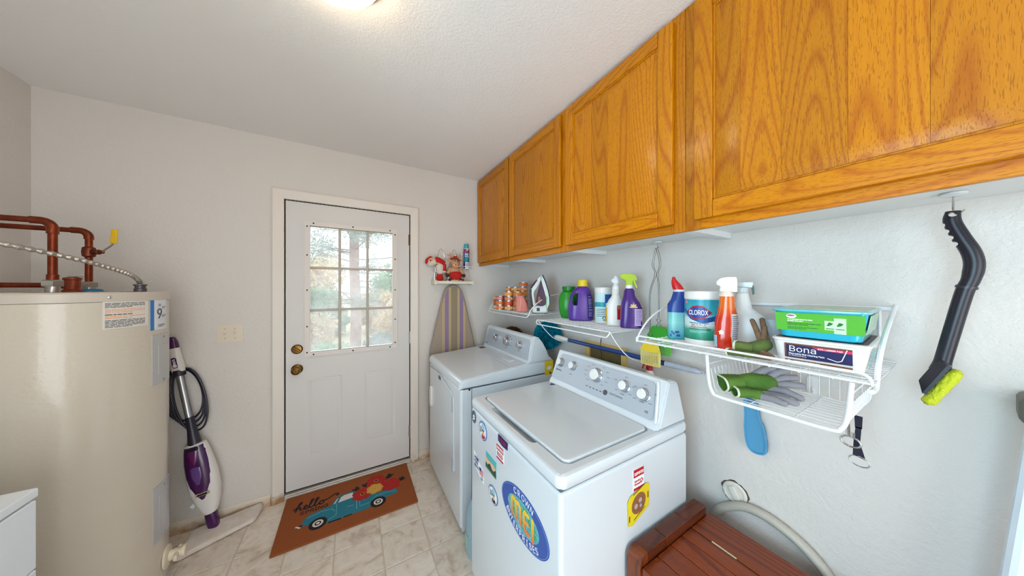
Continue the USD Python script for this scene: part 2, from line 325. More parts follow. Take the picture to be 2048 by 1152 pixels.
for x in (-.076, .109): obj('muntin', rbox(x-.008, x+.008, DF-.004, DF+.022, 1.005, 1.911, .003), MUN, d1)
for z in (1.612, 1.305):
    for a, b in ((-.257, -.084), (-.068, .101), (.117, .290)): obj('muntin', rbox(a, b, DF-.004, DF+.022, z-.008, z+.008, .003), MUN, d1)
HAZE = usdkit.material(stage, '/World/Looks/dusty_pane', {'t': ('transparent_bsdf', dict(color=(.97, .98, .98))), 'd': ('translucent_bsdf', dict(color=(.95, .97, 1.0))), 'g': ('glossy_bsdf', dict(roughness=.03)), 'f': ('fresnel', dict(IOR=1.3)),
    'c': ('geometry', {}), 'n': ('noise_texture', dict(scale=5.0, detail=5.0, roughness=.65)), 'mr': ('map_range', dict(from_min=.35, from_max=.7, to_min=.10, to_max=.27, clamp=True)), 'm1': ('mix_closure', {}), 'm': ('mix_closure', {})},
    [('c.position', 'n.vector'), ('n.fac', 'mr.value'), ('mr.result', 'm1.fac'), ('t.BSDF', 'm1.closure1'), ('d.BSDF', 'm1.closure2'), ('f.fac', 'm.fac'), ('m1.closure', 'm.closure1'), ('g.BSDF', 'm.closure2')], surface='m.closure')
for a, b in ((-.258, -.084), (-.068, .101), (.117, .291)):
    for c, e in ((1.004, 1.297), (1.313, 1.604), (1.620, 1.912)): obj('pane', bx(a, b, DF+.010, DF+.014, c, e), HAZE, d1)
for x, z in [(-.272, 1.005), (-.272, 1.19), (-.272, 1.45), (-.272, 1.70), (-.272, 1.905), (.308, 1.02), (.308, 1.21), (.308, 1.45), (.308, 1.70), (.308, 1.90), (-.235, .988), (.01, .988), (.27, .988), (-.235, 1.930), (.01, 1.930), (.27, 1.930)]:
    obj('screw', put(lathe([(.0055, 0), (.0055, .0012), (.003, .002)], 8), FB((x, DF-.012, z))), M('screw_hole', (34, 28, 26), .5), d1)
# lock and knob
db = obj('deadbolt', put(lathe([(.033, 0), (.033, .006), (.027, .012), (.010, .013)]), FB((-.33, DF, 1.034))), BRASS, d1)
obj('thumb_turn', put(cat_m([lathe([(.009, .012), (.008, .020)]), rbox(-.006, .006, -.022, .022, .018, .026, .003)]), FB((-.33, DF, 1.034)) @ trimesh.transformations.rotation_matrix(.9, (0, 0, 1))), BRASS, db)
kn = obj('door_knob', put(lathe([(.034, 0), (.034, .004), (.028, .010), (.012, .014), (.011, .030), (.018, .036), (.027, .046), (.0285, .056), (.024, .066), (.013, .070), (.012, .0685)]), FB((-.33, DF, .894))), BRASS, d1)
obj('lock_button', put(lathe([(.005, .068), (.005, .074), (.003, .076)], 12), FB((-.33, DF, .894))), BRASS, kn)
for z in (1.869, 1.049, .262):
    h = obj('hinge', cat_m([put(tube([(0, -.048, 0), (0, .048, 0)], .007, 12), FB((.4245, DF-.006, z))), bx(.414, .422, DF-.0006, DF+.001, z-.045, z+.045)]), STEEL if z < 1.5 else M('hinge_bronze', (110, 78, 48), .4, .8), d1)
    for dz in (-.03, .03): obj('pin_cap', put(lathe([(.0082, 0), (.0082, .004)], 10), frame((.4245, DF-.006, z+dz*1.7), (1, 0, 0), (0, 1, 0))), STEEL, h)
obj('weatherstrip', cat_m([bx(-.3995, -.3945, DF+.006, DF+.03, .04, 2.079), bx(.421, .4265, DF+.008, DF+.03, .04, 2.079), bx(-.399, .426, DF+.006, DF+.03, 2.0745, 2.0795), bx(-.394, .42, DF+.01, DF+.04, .036, .0455)]), DARK, d1)
th = cat_m([rbox(-.400, .427, WY1-.010, WY1+.13, .0005, .022, .004), rbox(-.400, .427, WY1-.006, WY1+.05, .020, .035, .004)])
obj('threshold', th, M('threshold_metal', (196, 190, 182), .35, .4), d1)

# ------------------------------------------------------------------ ceiling lamp
lamp = thing('ceiling_lamp', 'round flush ceiling lamp with a warm glowing glass bowl, cut by the top edge', 'lamp', (-.060, .976, H))
obj('canopy', xf(lathe([(.165, 0), (.165, -.014), (.15, -.02), (.05, -.02)][::-1]), (0, 0, 0)), M('lamp_metal', (196, 170, 130), .35, .7), lamp)
GLOW = usdkit.material(stage, '/World/Looks/glowing_glass', {'e': ('emission', dict(color=lin((255, 234, 202)), strength=19.0))}, [], surface='e.emission')
bowl = [(.004, -.1), (.05, -.097), (.1, -.083), (.135, -.058), (.15, -.03), (.152, -.0205)]
obj('glass_bowl', lathe(bowl, 40), GLOW, lamp)
for a in (128, 8, 248):
    obj('clip', xf(cat_m([tube(spline([(.140, 0, -.012), (.166, 0, -.014), (.168, 0, -.028), (.158, 0, -.040)], 4), .006, 8), sph(.009, (.160, 0, -.042))]), rz=a), M('clip_brass', (150, 112, 84), .4, .6), lamp)

# ------------------------------------------------------------------ light switch
sw = thing('light_switch', 'almond double toggle switch plate on the wall left of the door', 'light switch', (-.667, WY1, 1.175))
ALM = M('almond_plastic', (226, 214, 196), .35)
obj('plate', put(cat_m([ext(rrect(.122, .116, .006), .004), ext(rrect(.116, .110, .006), .0058)]), FB((0, 0, 0))), ALM, sw)
for x in (-.023, .023):
    obj('toggle', put(rbox(x-.005, x+.005, -.011, .011, .004, .010, .002), FB((0, 0, 0))), ALM, sw); obj('toggle', put(xf(rbox(-.004, .004, -.006, .006, 0, .014, .002), (x, .004, .006), rx=-25), FB((0, 0, 0))), ALM, sw)
    for z in (-.030, .030): obj('screw', put(lathe([(.003, .0055), (.003, .007)], 8), FB((x, 0, z))), STEEL, sw)

# ------------------------------------------------------------------ outdoors, seen through the door's panes
obj('yard_ground', bx(-30, 30, 2.62, 60, -.45, -.35), M('yard', (118, 112, 84), .9, var=(.8, .6, (150, 136, 106))), kind='structure')
LEAFN = 0
def foliage(name, rgb, rgb2):
    path = '/World/Looks/'+name
    return usdkit.material(stage, path, {'g': ('geometry', {}), 'r': ('rgb_ramp', {'ramp': [(0, lin(rgb)), (1, lin(rgb2))]}), 'd': ('diffuse_bsdf', {}), 't': ('translucent_bsdf', {}), 'm': ('mix_closure', dict(fac=.35))},
        [('g.random_per_island', 'r.fac'), ('r.color', 'd.color'), ('r.color', 't.color'), ('d.BSDF', 'm.closure1'), ('t.BSDF', 'm.closure2')], surface='m.closure')
def leaves(C, n, rad, size, aspect, rs, squash=1.0, shell=False):
    """n small pointed leaves scattered in blobs at the centres C"""
    C = np.asarray(C, float); i = rs.randint(0, len(C), n); d = rs.normal(size=(n, 3)); d /= np.linalg.norm(d, axis=1, keepdims=True)
    rr = rs.uniform(.75 if shell else 0, 1, (n, 1))**(1/3); p = C[i]+d*rr*np.broadcast_to(rad, (len(C),))[i][:, None]*np.array([1, 1, squash])
    a = rs.normal(size=(n, 3))+d*.8; a /= np.linalg.norm(a, axis=1, keepdims=True); b = np.cross(a, rs.normal(size=(n, 3))); b /= np.linalg.norm(b, axis=1, keepdims=True)
    s = size*rs.uniform(.6, 1.3, (n, 1)); V = np.stack([p-a*s*.1, p+a*s*.45+b*s*aspect, p+a*s, p+a*s*.45-b*s*aspect], 1).reshape(-1, 3); k = np.arange(n)*4
    return trimesh.Trimesh(V, np.vstack([np.stack([k, k+1, k+2], 1), np.stack([k, k+2, k+3], 1)]), process=False)
BARK = M('pine_bark', (136, 98, 86), .9, bump=(14, .04), var=(7, .7, (108, 82, 72)))
rs = np.random.RandomState(3)
pine = thing('pine_tree', 'tall pine with a reddish trunk and thin drooping branches outside the door', 'tree', (.08, 8.0, -.35))
tk = np.array([(0, 0, 0), (.02, 0, 1.2), (-.02, 0, 2.5), (.0, .05, 4.5), (.0, 0, 7.5)]); sp = spline(tk, 8); obj('trunk', tube(sp, np.interp(sp[:, 2], [0, .3, 3, 7.5], [.17, .13, .108, .06]), 14), BARK, pine)
cl = []
for q in range(72):
    z = rs.uniform(1.0, 6.8); a = rs.uniform(0, 2*math.pi); l = rs.uniform(.7, 2.1)*(1 if z > 2.4 else .6); droop = rs.uniform(-.25, .3)
    pts = [(0, 0, z)]+[(math.cos(a+.15*s)*l*s, math.sin(a+.15*s)*l*s, z+.1*s+droop*s*s) for s in (.35, .7, 1.0)]; sp = spline(pts, 5)
    obj('branch', tube(sp, np.linspace(.020, .005, len(sp)), 6), BARK, pine)
    for s in rs.uniform(.35, 1.05, 6 if z > 2.1 else 3): cl.append((math.cos(a+.15*s)*l*s+rs.normal()*.12, math.sin(a+.15*s)*l*s+rs.normal()*.12, z+.1*s+droop*s*s+rs.normal()*.10))
obj('needles', leaves(cl, 24000, .2, .10, .07, rs), foliage('pine_needles', (110, 132, 122), (160, 176, 150)), pine, kind='stuff', smooth=False)
def bush(label, x, y, r, n, m, name='shrub', cat='shrub', h=1.0, grp=None, size=.09):
    t = thing(name, label, cat, (x, y, -.35), group=grp); C = [(rs.normal()*r*.35, rs.normal()*r*.35, r*h*rs.uniform(.25, 1.1)) for _ in range(14)]
    obj('stem', [tube(spline([(0, 0, 0), (c[0]*.4, c[1]*.4, c[2]*.6), c], 4), .018, 6) for c in C[:6]], BARK, t)
    obj('leaves', leaves(C, n, r*.42, size, .28, rs), m, t, kind='stuff', smooth=False)
FG, FO, FD = foliage('green_leaves', (104, 140, 92), (168, 184, 130)), foliage('autumn_leaves', (196, 172, 132), (204, 186, 158)), foliage('blue_green_leaves', (48, 84, 76), (84, 116, 102))
bush('dark blue-green rounded shrub in front of the pine, low in the lower middle pane', .20, 5.6, .48, 7000, FD)
bush('dark rounded shrub seen low in the lower right pane', .78, 7.25, .56, 6000, FD)
bush('yellow-green leafy shrub low in the lower left pane', -.46, 6.9, .42, 5000, FG)
bush('tan autumn shrub at the right edge of the lower right pane', 1.75, 9.7, .9, 6000, FO, h=1.2)
bush('tan shrub behind the yellow-green one at the edge of the lower left pane', -1.0, 9.0, .75, 6500, FO, h=1.1)
for i, (x, y, r, h, m, l) in enumerate([(-1.35, 12.4, 1.0, 1.3, FG, 'pale green bush across the yard, seen in the left panes'), (1.15, 12.6, .95, 1.3, FO, 'tan bush across the yard, just right of the pine trunk'), (-2.2, 19.0, 2.0, 1.5, FO, 'tall tan autumn tree far behind the pine, left of its trunk'), (2.9, 18.5, 2.0, 1.55, FG, 'tall pale green tree far behind the pine, right of its trunk')]):
    bush(l, x, y, r, 6000, m, name='distant_tree', cat='tree', h=h, size=.24)
# ------------------------------------------------------------------ oak wall cabinets
OAKV = wood('oak_upright', (200, 126, 4), (172, 92, 3), (138, 70, 4), 'z', wscale=85, coat=.12); OAKH = wood('oak_level', (200, 126, 4), (172, 92, 3), (138, 70, 4), 'y', wscale=85, coat=.12)
MEL = M('white_melamine', (226, 228, 228), .4)
CX, CZ0, CZ1 = 1.05, 1.671, H-.002
def raised_boards(y0, y1, z0, z1, x, parent, cuts):
    """a bevelled raised panel glued up from upright boards"""
    e, t = .045, .013
    P = hull([(x+.006, y, z) for y in (y0, y1) for z in (z0, z1)] + [(x, y, z) for y in (y0, y1) for z in (z0, z1)] + [(x-t+.004, y, z) for y in (y0+e, y1-e) for z in (z0+e, z1-e)])
    C = [y0-.01]+[y0+(y1-y0)*c for c in cuts]+[y1+.01]
    for a, b in zip(C, C[1:]):
        m = P ^ man(bx(x-.1, x+.1, a+.0002, b-.0002, z0-.1, z1+.1)); obj('panel_board', m, OAKV, parent, smooth=20)
def cabinet(y0, y1, d0, d1, label, cuts, stile_l, stile_r):
    c = thing('wall_cabinet', label, 'cabinet', (0, 0, 0), group='oak wall cabinets above the machines')
    sides = cat_m([bx(CX+.019, WX1-.001, y0+.001, y0+.016, CZ0, CZ1), bx(CX+.019, WX1-.001, y1-.016, y1-.001, CZ0, CZ1)])
    obj('side_panel', bx(CX+.019, WX1-.001, y0+.001, y0+.016, CZ0+.001, CZ1), MEL, c); obj('side_panel', bx(CX+.019, WX1-.001, y1-.016, y1-.001, CZ0+.001, CZ1), MEL, c)
    obj('bottom', bx(CX+.019, WX1-.001, y0+.016, y1-.016, CZ0+.024, CZ0+.038), MEL, c); obj('top', bx(CX+.019, WX1-.001, y0+.016, y1-.016, CZ1-.016, CZ1), MEL, c)
    obj('stile', rbox(CX, CX+.019, y0, y0+stile_r, CZ0, CZ1, .0015), OAKV, c); obj('stile', rbox(CX, CX+.019, y1-stile_l, y1, CZ0, CZ1, .0015), OAKV, c)
    obj('rail', rbox(CX, CX+.019, y0+stile_r, y1-stile_l, CZ0, CZ0+.045, .0015), OAKH, c); obj('rail', rbox(CX, CX+.019, y0+stile_r, y1-stile_l, CZ1-.045, CZ1, .0015), OAKH, c)
    z0, z1, w, X0, X1 = CZ0+.031, CZ1-.018, .058, CX-.020, CX-.001
    d = obj('cabinet_door', bx(X1-.006, X1, d0+.02, d1-.02, z0+.02, z1-.02), OAKV, c)
    def stile_m(a, b, inner):   # outer edge eased, inner edge with a moulded step
        pts = [(a, X1), (b, X1), (b, X0), (a, X0)]
        return rbox(X0, X1, min(a, b), max(a, b), z0, z1, .004)
    obj('stile', stile_m(d0, d0+w, 1), OAKV, d); obj('stile', stile_m(d1-w, d1, -1), OAKV, d)
    obj('rail', rbox(X0, X1, d0+w-.0005, d1-w+.0005, z0, z0+w, .004), OAKH, d); obj('rail', rbox(X0, X1, d0+w-.0005, d1-w+.0005, z1-w, z1, .004), OAKH, d)
    raised_boards(d0+w+.003, d1-w-.003, z0+w+.003, z1-w-.003, X0+.010, d, cuts)
    q = .007; obj('bead', cat_m([rbox(X0+.004, X0+.013, d0+w-.001, d0+w+q, z0+w, z1-w, .003), rbox(X0+.004, X0+.013, d1-w-q, d1-w+.001, z0+w, z1-w, .003), rbox(X0+.004, X0+.013, d0+w, d1-w, z0+w-.001, z0+w+q, .003), rbox(X0+.004, X0+.013, d0+w, d1-w, z1-w-q, z1-w+.001, .003)]), OAKV, d)
cabinet(1.812, 2.4165, 1.822, 2.405, 'oak wall cabinet with one raised-panel door, farthest one, against the back wall', (.2, .42, .6, .8), .03, .03)
cabinet(1.192, 1.811, 1.214, 1.804, 'oak wall cabinet with one raised-panel door, second from the back wall', (.22, .40, .52, .72), .03, .038)
cabinet(.5405, 1.191, .577, 1.171, 'oak wall cabinet with one raised-panel door, third from the back wall, above the swatters', (.26, .5, .72), .038, .05)
cabinet(-.20, .5395, -.135, .504, 'nearest oak wall cabinet with a wide raised-panel door, above the hanging scrub brush', (.24, .45, .68, .86), .05, .085)

# ------------------------------------------------------------------ water heater
HX, HY, HR, HZ = -1.07, 2.0, .282, 1.447
HEAT = M('heater_enamel', (208, 198, 182), .24, bump=(60, .0008), coat_weight=.3)
wh = thing('water_heater', 'tall beige electric water heater tank with copper pipes on top, left of the door', 'water heater', (HX, HY, 0))
obj('tank', lathe([(HR-.004, .045), (HR, .05), (HR, HZ-.042), (HR-.002, HZ-.040)], 72), HEAT, wh)
obj('top_cap', lathe([(HR+.001, HZ-.0395), (HR+.0025, HZ-.038), (HR+.0025, HZ-.006), (HR-.003, HZ), (.02, HZ+.0005)], 72), M('heater_cap', (204, 194, 182), .3), wh)
obj('base_ring', lathe([(HR-.02, .002), (HR-.012, .003), (HR-.012, .044), (HR-.02, .045)], 60), M('heater_base', (150, 146, 140), .4, .5), wh)
cs = [(0, 0, 0, HR, HR, 2), (2, 0, 0, HR, HR, 2)]
def hpatch(z0, z1, a0, a1, off=.001, n=24): return patch(cs, z0, z1, a0, a1, off, n, 3)
def tank_ang(px):  # angle on the tank of image column px (front silhouette side)
    return px
LAB = M('label_paper', (222, 218, 210), .5)
obj('warning_label', hpatch(1.295, 1.410, -45.6, -17.3, .0012), LAB, wh, label='printed warning label')
for i, (z, h_, c_, n_) in enumerate([(1.382, .022, GREYP, 4), (1.360, .018, M('orange_print', (236, 170, 128), .5), 3), (1.350, .008, GREYP, 1), (1.336, .014, _mats['orange_print'], 2), (1.300, .033, GREYP, 6)]):
    obj('label_print', wrap(ext(lines_block(.126, h_, n_, 40+i, .5), .0004, None), HR+.0012, math.radians(-44.3+90)).apply_translation((0, 0, z)), c_, wh)
obj('rating_label', hpatch(1.268, 1.413, -15, 5.5, .0012), M('rating_paper', (226, 230, 236), .45), wh, label='white and blue rating label with a 9')
obj('label_edge', hpatch(1.268, 1.413, -15.1, -11.8, .0016, 6), M('label_blue', (40, 120, 190), .45), wh)
obj('label_print', wrap(cat_m([text('9', .045, .0005, True, 0, 1.322), ext(Point(0, 1.384).buffer(.006).difference(Point(0, 1.384).buffer(.0035)), .0005), ext(affinity.translate(lines_block(.03, .012, 2, 5), .016, 1.366), .0005), ext(affinity.translate(lines_block(.034, .014, 3, 6), .014, 1.325), .0005), ext(affinity.translate(lines_block(.05, .014, 3, 8), -.01, 1.28), .0005)]), HR+.0014, math.radians(90-5.5)), GREYP, wh)
PAN = M('access_panel', (190, 190, 190), .3, .2)
def heat_panel(z0, z1, a0, a1, lab):
    S = [(0, 0, 0, HR, HR, 2), (2, 0, 0, HR, HR, 2)]
    p = obj('access_panel', hpatch(z0, z1, a0, a1, .0035), PAN, wh, label=lab)
    obj('panel_field', hpatch(z0+.05, z1-.05, a0+6, a1-4, .0055, 12), PAN, p)
    for zz in (z0+.015, z1-.015): obj('screw', xf(lathe([(.005, 0), (.005, .003), (.002, .004)], 8), rx=90, rz=(a0+a1)/2+90).apply_translation(((HR+.003)*math.cos(math.radians((a0+a1)/2)), (HR+.003)*math.sin(math.radians((a0+a1)/2)), zz)), STEEL, p)
heat_panel(1.010, 1.246, -14, 13, 'upper grey access panel'); heat_panel(.27, .53, -13, 13, 'lower grey access panel')
obj('cap_screw', [xf(lathe([(.006, 0), (.006, .003), (.003, .005)], 8), rx=90, rz=48).apply_translation(((HR+.002)*math.cos(math.radians(-42)), (HR+.002)*math.sin(math.radians(-42)), HZ-.02))], CHROME, wh)
va = math.radians(7); VM = np.eye(4); VM[:3, 3] = ((HR-.002)*math.cos(va), (HR-.002)*math.sin(va), .135)
VM = VM @ trimesh.transformations.rotation_matrix(va, (0, 0, 1)) @ trimesh.transformations.rotation_matrix(math.pi/2, (0, 1, 0))
IV = M('ivory_plastic', (226, 214, 190), .4)
dv = obj('drain_valve', put(lathe([(.052, 0), (.052, .006), (.046, .010), (.024, .012), (.024, .03), (.019, .034), (.019, .052), (.026, .054), (.026, .066), (.015, .068)], 20), VM), IV, wh, label='ivory plastic drain valve')
obj('valve_handle', put(cat_m([rbox(-.014, .014, -.044, .044, .030, .046, .006), lathe([(.012, .03), (.012, .05)], 12)]), VM), IV, dv)
obj('rust_stain', [xf(ext(blade([(-.05, 0), (-.02, .02), (.03, .025), (.06, 0), (.02, -.03), (-.03, -.02)]), .0006), (dx, dy, HZ+.0004), rz=r) for dx, dy, r in ((.05, -.17, 0), (-.01, .13, 50), (.16, .03, 100))], M('rust', (150, 92, 48), .8), wh)
# copper pipes
def pipe_run(pts, r, n=6): return tube(np.array(pts), r, 14)
def elbow(c, a, b, R=.03): # quarter bend between unit directions a -> b
    a, b = np.array(a, float), np.array(b, float); t = np.linspace(0, math.pi/2, 8); o = np.array(c)
    return [o - a*R + a*R*math.sin(x) + b*R*(1-math.cos(x)) for x in t]
hp = thing('hot_water_pipe', 'nearer copper pipe rising from the tank top and turning to the left wall', 'pipe', (-1.018, 1.85, HZ))
obj('riser', tube([(0, 0, .07), (0, 0, .245)], .0112, 16), COPPER, hp); obj('nut', lathe([(.026, .024), (.027, .030), (.027, .046), (.022, .050)], 6), STEEL, hp, smooth=False)
obj('nipple', lathe([(.017, .001), (.017, .024)], 16), STEEL, hp); obj('collar', lathe([(.014, .05), (.014, .07), (.0125, .072)], 16), COPPER, hp)
E1 = [(0, 0, .235)]+elbow((0, 0, .282), (0, 0, 1), (-1, 0, 0))+[(-.05, 0, .282)]; obj('elbow', tube(E1, .0142, 16), COPPER, hp)
obj('solder_ring', [lathe([(.0135, z), (.0145, z+.002), (.0135, z+.005)], 16) for z in (.155,)], BRASS, hp); obj('solder_ring', lathe([(.0135, .232), (.0145, .234), (.0135, .237)], 16), BRASS, hp); obj('branch', tube([(-.05, 0, .282), (WX0+1.018-.001, 0, .282)], .0112, 16), COPPER, hp)
cp = thing('cold_water_pipe', 'farther copper pipe with a shutoff valve, behind the nearer one on the tank', 'pipe', (-1.082, 2.15, HZ))
obj('dielectric_washer', lathe([(.040, .001), (.038, .010), (.026, .014)], 24), M('blue_washer', (36, 120, 180), .45), cp, label='blue washer'); obj('nut', lathe([(.026, .022), (.027, .028), (.027, .044), (.022, .048)], 6), STEEL, cp, smooth=False)
obj('nipple', lathe([(.018, .013), (.018, .022)], 16), STEEL, cp); obj('riser', tube([(0, 0, .048), (0, 0, .26)], .0112, 16), COPPER, cp)
obj('valve_body', cat_m([lathe([(.0125, .165), (.019, .17), (.021, .19), (.019, .21), (.0125, .215)], 18), xf(lathe([(.012, 0), (.012, .03), (.008, .032), (.008, .045)], 12), (.012, -.006, .19), ry=90, rz=-25)]), M('dark_brass', (120, 62, 44), .35, .8), cp)
hv = obj('valve_lever', tube(spline([(.052, -.024, .19), (.06, -.028, .20), (.085, -.035, .225), (.092, -.038, .245)], 5), .0035, 8), STEEL, cp)
obj('lever_grip', xf(rbox(-.011, .011, -.004, .004, 0, .070, .003), (.091, -.038, .232), rz=-10, ry=4), M('yellow_grip', (232, 186, 20), .4), hv, label='yellow lever grip')
E2 = [(0, 0, .25)]+elbow((0, 0, .290), (0, 0, 1), (-1, 0, 0))+[(-.05, 0, .290)]; obj('elbow', tube(E2, .0142, 16), COPPER, cp); obj('branch', tube([(-.05, 0, .290), (WX0+1.082-.001, 0, .290)], .0112, 16), COPPER, cp)
rp = thing('relief_valve', 'squat brass relief valve with a copper outlet pipe, between the two risers', 'valve', (-1.050, 2.0, HZ))
obj('valve_body', lathe([(.026, .001), (.026, .008), (.021, .012), (.021, .052), (.024, .054), (.024, .062), (.012, .066)], 20), M('red_brass', (140, 66, 44), .4, .7), rp); obj('lever', rbox(-.01, .028, -.006, .006, .067, .071, .001), STEEL, rp)
obj('outlet_pipe', cat_m([tube([(-.015, 0, .030), (-.06, 0, .030)], .015, 14), tube([(-.06, 0, .030), (WX0+1.05-.001, 0, .030)], .0105, 14)]), COPPER, rp)
fc = thing('flexible_conduit', 'silver armoured cable curving from the tank top to the left', 'cable', (0, 0, 0))
cpts = spline([(-.842, 1.96, HZ+.03), (-.846, 1.955, HZ+.055), (-.866, 1.93, HZ+.083), (-.91, 1.86, HZ+.115), (-.985, 1.775, HZ+.15), (-1.10, 1.70, HZ+.185), (-1.25, 1.66, HZ+.215), (-1.392, 1.655, HZ+.235)], 26)
obj('armour', tube(cpts, .0088+.0018*np.sin(np.arange(len(cpts))*1.6), 12), M('conduit_steel', (178, 170, 160), .35, .7), fc); obj('connector', xf(lathe([(.019, .0), (.019, .014), (.016, .016), (.016, .026), (.020, .028), (.020, .034)], 14), (-.842, 1.96, HZ+.0012)), M('connector_grey', (96, 92, 96), .4, .6), fc)

# ------------------------------------------------------------------ white drawer cabinet at the left
dc = thing('drawer_cabinet', 'white drawer cabinet in the lower left corner, cut by the frame', 'cabinet', (0, 0, 0))
WC = M('white_laminate', (226, 232, 238), .5, bump=(50, .001))
obj('carcass', bx(-1.383, -.775, .70, 1.335, .001, .876), WC, dc); obj('worktop', rbox(-1.39, -.762, .69, 1.345, .877, .903, .004), WC, dc)
for a, b in ((.683, .873), (.46, .679), (.235, .456), (.03, .231)):
    d = obj('drawer_front', rbox(-.775, -.760, .702, 1.334, a, b, .003), WC, dc)
    obj('drawer_pull', tube(spline([(-.760, .93, (a+b)/2), (-.738, .94, (a+b)/2), (-.738, 1.02, (a+b)/2), (-.760, 1.03, (a+b)/2)], 5), .004, 8), CHROME, d)

# ------------------------------------------------------------------ dryer
DX0, DY0, DY1 = .548, 1.530, 2.262
dr = thing('dryer', 'white clothes dryer with a silver three-knob console, beside the door', 'dryer', (0, 0, 0))
obj('cabinet', cat_m([rbox(DX0+.012, 1.235, DY0, DY1, .03, .864, .006), rbox(DX0, DX0+.03, DY0, DY1, .05, .864, .012)]), WHITE, dr)
for a in (.60, 1.19):
    for b in (DY0+.05, DY1-.05): obj('foot', xf(lathe([(.02, 0), (.02, .012), (.012, .016), (.012, .04)], 14), (a, b, 0)), BLACK, dr)
top = Polygon([(DX0-.002, .868), (DX0-.004, .88), (DX0-.001, .900), (DX0+.008, .914), (DX0+.024, .921), (.70, .930), (.86, .942), (1.028, .953), (1.2405, .953), (1.2405, .868)])
YE = frame((0, DY1, 0), (1, 0, 0), (0, 0, 1))  # x-z profile extruded toward -y
def slab_y(poly, y0, y1, r=.004):
    m = ext(poly, y1-y0-2*r, frame((0, y1-r, 0), (1, 0, 0), (0, 0, 1))); c = poly.buffer(-r)
    return cat_m([m, ext(c, y1-y0, frame((0, y1, 0), (1, 0, 0), (0, 0, 1))), ext(poly.buffer(-r*.3), y1-y0-.6*r, frame((0, y1-.3*r, 0), (1, 0, 0), (0, 0, 1)))])
obj('top_panel', slab_y(top, DY0-.001, DY1+.001, .012), WHITE, dr)
con = Polygon([(1.028, .9535), (1.034, .975), (1.064, 1.108), (1.072, 1.126), (1.088, 1.133), (1.118, 1.122), (1.152, 1.085), (1.180, 1.038), (1.205, .985), (1.2395, .9535)])
obj('console', slab_y(con, DY0+.001, DY1-.002, .012), WHITE, dr)
a_, b_ = np.array((1.0335, 0, .970)), np.array((1.0635, 0, 1.106)); DP = frame((a_[0]-.001, 0, a_[2]), (0, -1, 0), b_-a_)
L_ = np.linalg.norm(b_-a_)
pan = Polygon([(-2.235, 0), (-1.552, 0), (-1.548, .01), (-1.556, L_-.02), (-1.57, L_), (-2.19, L_), (-2.215, L_-.008), (-2.236, .02)])
obj('control_panel', ext(pan, .003, DP), SILVER, dr, label='brushed silver control panel')
def knob(u, v, P, parent, r=.024, dome=False, cap=WPLAST):
    k = obj('knob', put(lathe([(r+.004, .003), (r+.004, .008), (r, .010), (r*.92, .026), (r*.86, .029)], 30), P @ frame((u, v, 0), (1, 0, 0), (0, 1, 0))), CHROME, parent)
    obj('knob_cap', put(cat_m([lathe([(r*.85, .028), (r*.82, .0305), (r*.3, .0315)], 28), rbox(-.003, .003, r*.35, r*.9, .030, .033, .001)]), P @ frame((u, v, 0), (1, 0, 0), (0, 1, 0))), cap, k)
KC = M('knob_silver', (200, 200, 204), .2, .8)
knob(-2.035, .086, DP, dr, .024, cap=KC); knob(-1.856, .082, DP, dr, .033, cap=KC); knob(-1.667, .085, DP, dr, .025, cap=KC)
pr = [ext(affinity.translate(lines_block(.05, .006, 1, 3), -2.06, .045), .0006), ext(affinity.translate(lines_block(.055, .006, 1, 4), -1.69, .042), .0006), ext(affinity.translate(lines_block(.03, .005, 1, 9), -1.87, .028), .0006)]
for t in range(9): a = math.radians(-30+30*t); pr.append(ext(sbox(-.011, -.002, .011, .002), .0006, frame((-1.856+.062*math.cos(a), .082+.046*math.sin(a), 0), (1, 0, 0), (0, 1, 0))))
pr.append(text('MAYTAG', .008, .0006, True).apply_translation((-2.228, .012, 0)))
obj('panel_print', put(cat_m(pr).apply_translation((0, 0, .003)), DP), GREYP, dr)
def topz(x): return np.interp(x, [.70, .86, 1.028], [.930, .942, .953])
sl = math.atan2(.953-.942, 1.028-.86)
LM = frame((.90, 1.70, topz(.90)), (math.cos(sl), 0, math.sin(sl)), (0, 1, 0))
ld = obj('lint_screen_lid', put(rbox(0, .105, -.13, .12, -.004, .0022, .002), LM), WHITE, dr); obj('lint_handle', put(rbox(.045, .09, -.05, .05, .002, .009, .004), LM), WHITE, ld)
obj('lid_gap', put(ext(sbox(-.003, -.133, .108, .123), .0009), LM), M('soft_seam', (150, 156, 164), .6), dr)
obj('badge', put(rbox(0, .045, -.032, .032, 0, .002, .001), frame((.955, 2.18, topz(.955)-.0005), (math.cos(sl), 0, math.sin(sl)), (0, 1, 0))), M('badge_dark', (70, 68, 66), .4), dr)
dp = ext(Polygon([(-2.205, .83), (-1.95, .845), (-1.70, .80), (-1.655, .78), (-1.645, .74), (-1.645, .34), (-1.66, .315), (-1.70, .32), (-2.18, .40), (-2.205, .42)]).buffer(.02).buffer(-.01), .007, FR((DX0, 0, 0)))
dd = obj('dryer_door', dp, WHITE, dr); obj('door_handle', put(cat_m([ext(rrect(.05, .16, .024).difference(rrect(.03, .13, .014)), .012), ext(rrect(.034, .134, .016), .004)]), FR((DX0-.006, 2.165, .62))), WPLAST, dd)
obj('door_seam', ext(Polygon([(-2.205, .83), (-1.95, .845), (-1.70, .80), (-1.655, .78), (-1.645, .74), (-1.645, .34), (-1.66, .315), (-1.70, .32), (-2.18, .40), (-2.205, .42)]).buffer(.013), .0012, FR((DX0, 0, 0))), _mats['soft_seam'], dr)
obj('front_badge', ext(rrect(.055, .026, .003, -1.94, .862-.035), .0012, FR((DX0-.0002, 0, .0)), .007), M('badge_blue', (60, 78, 96), .35), dr)
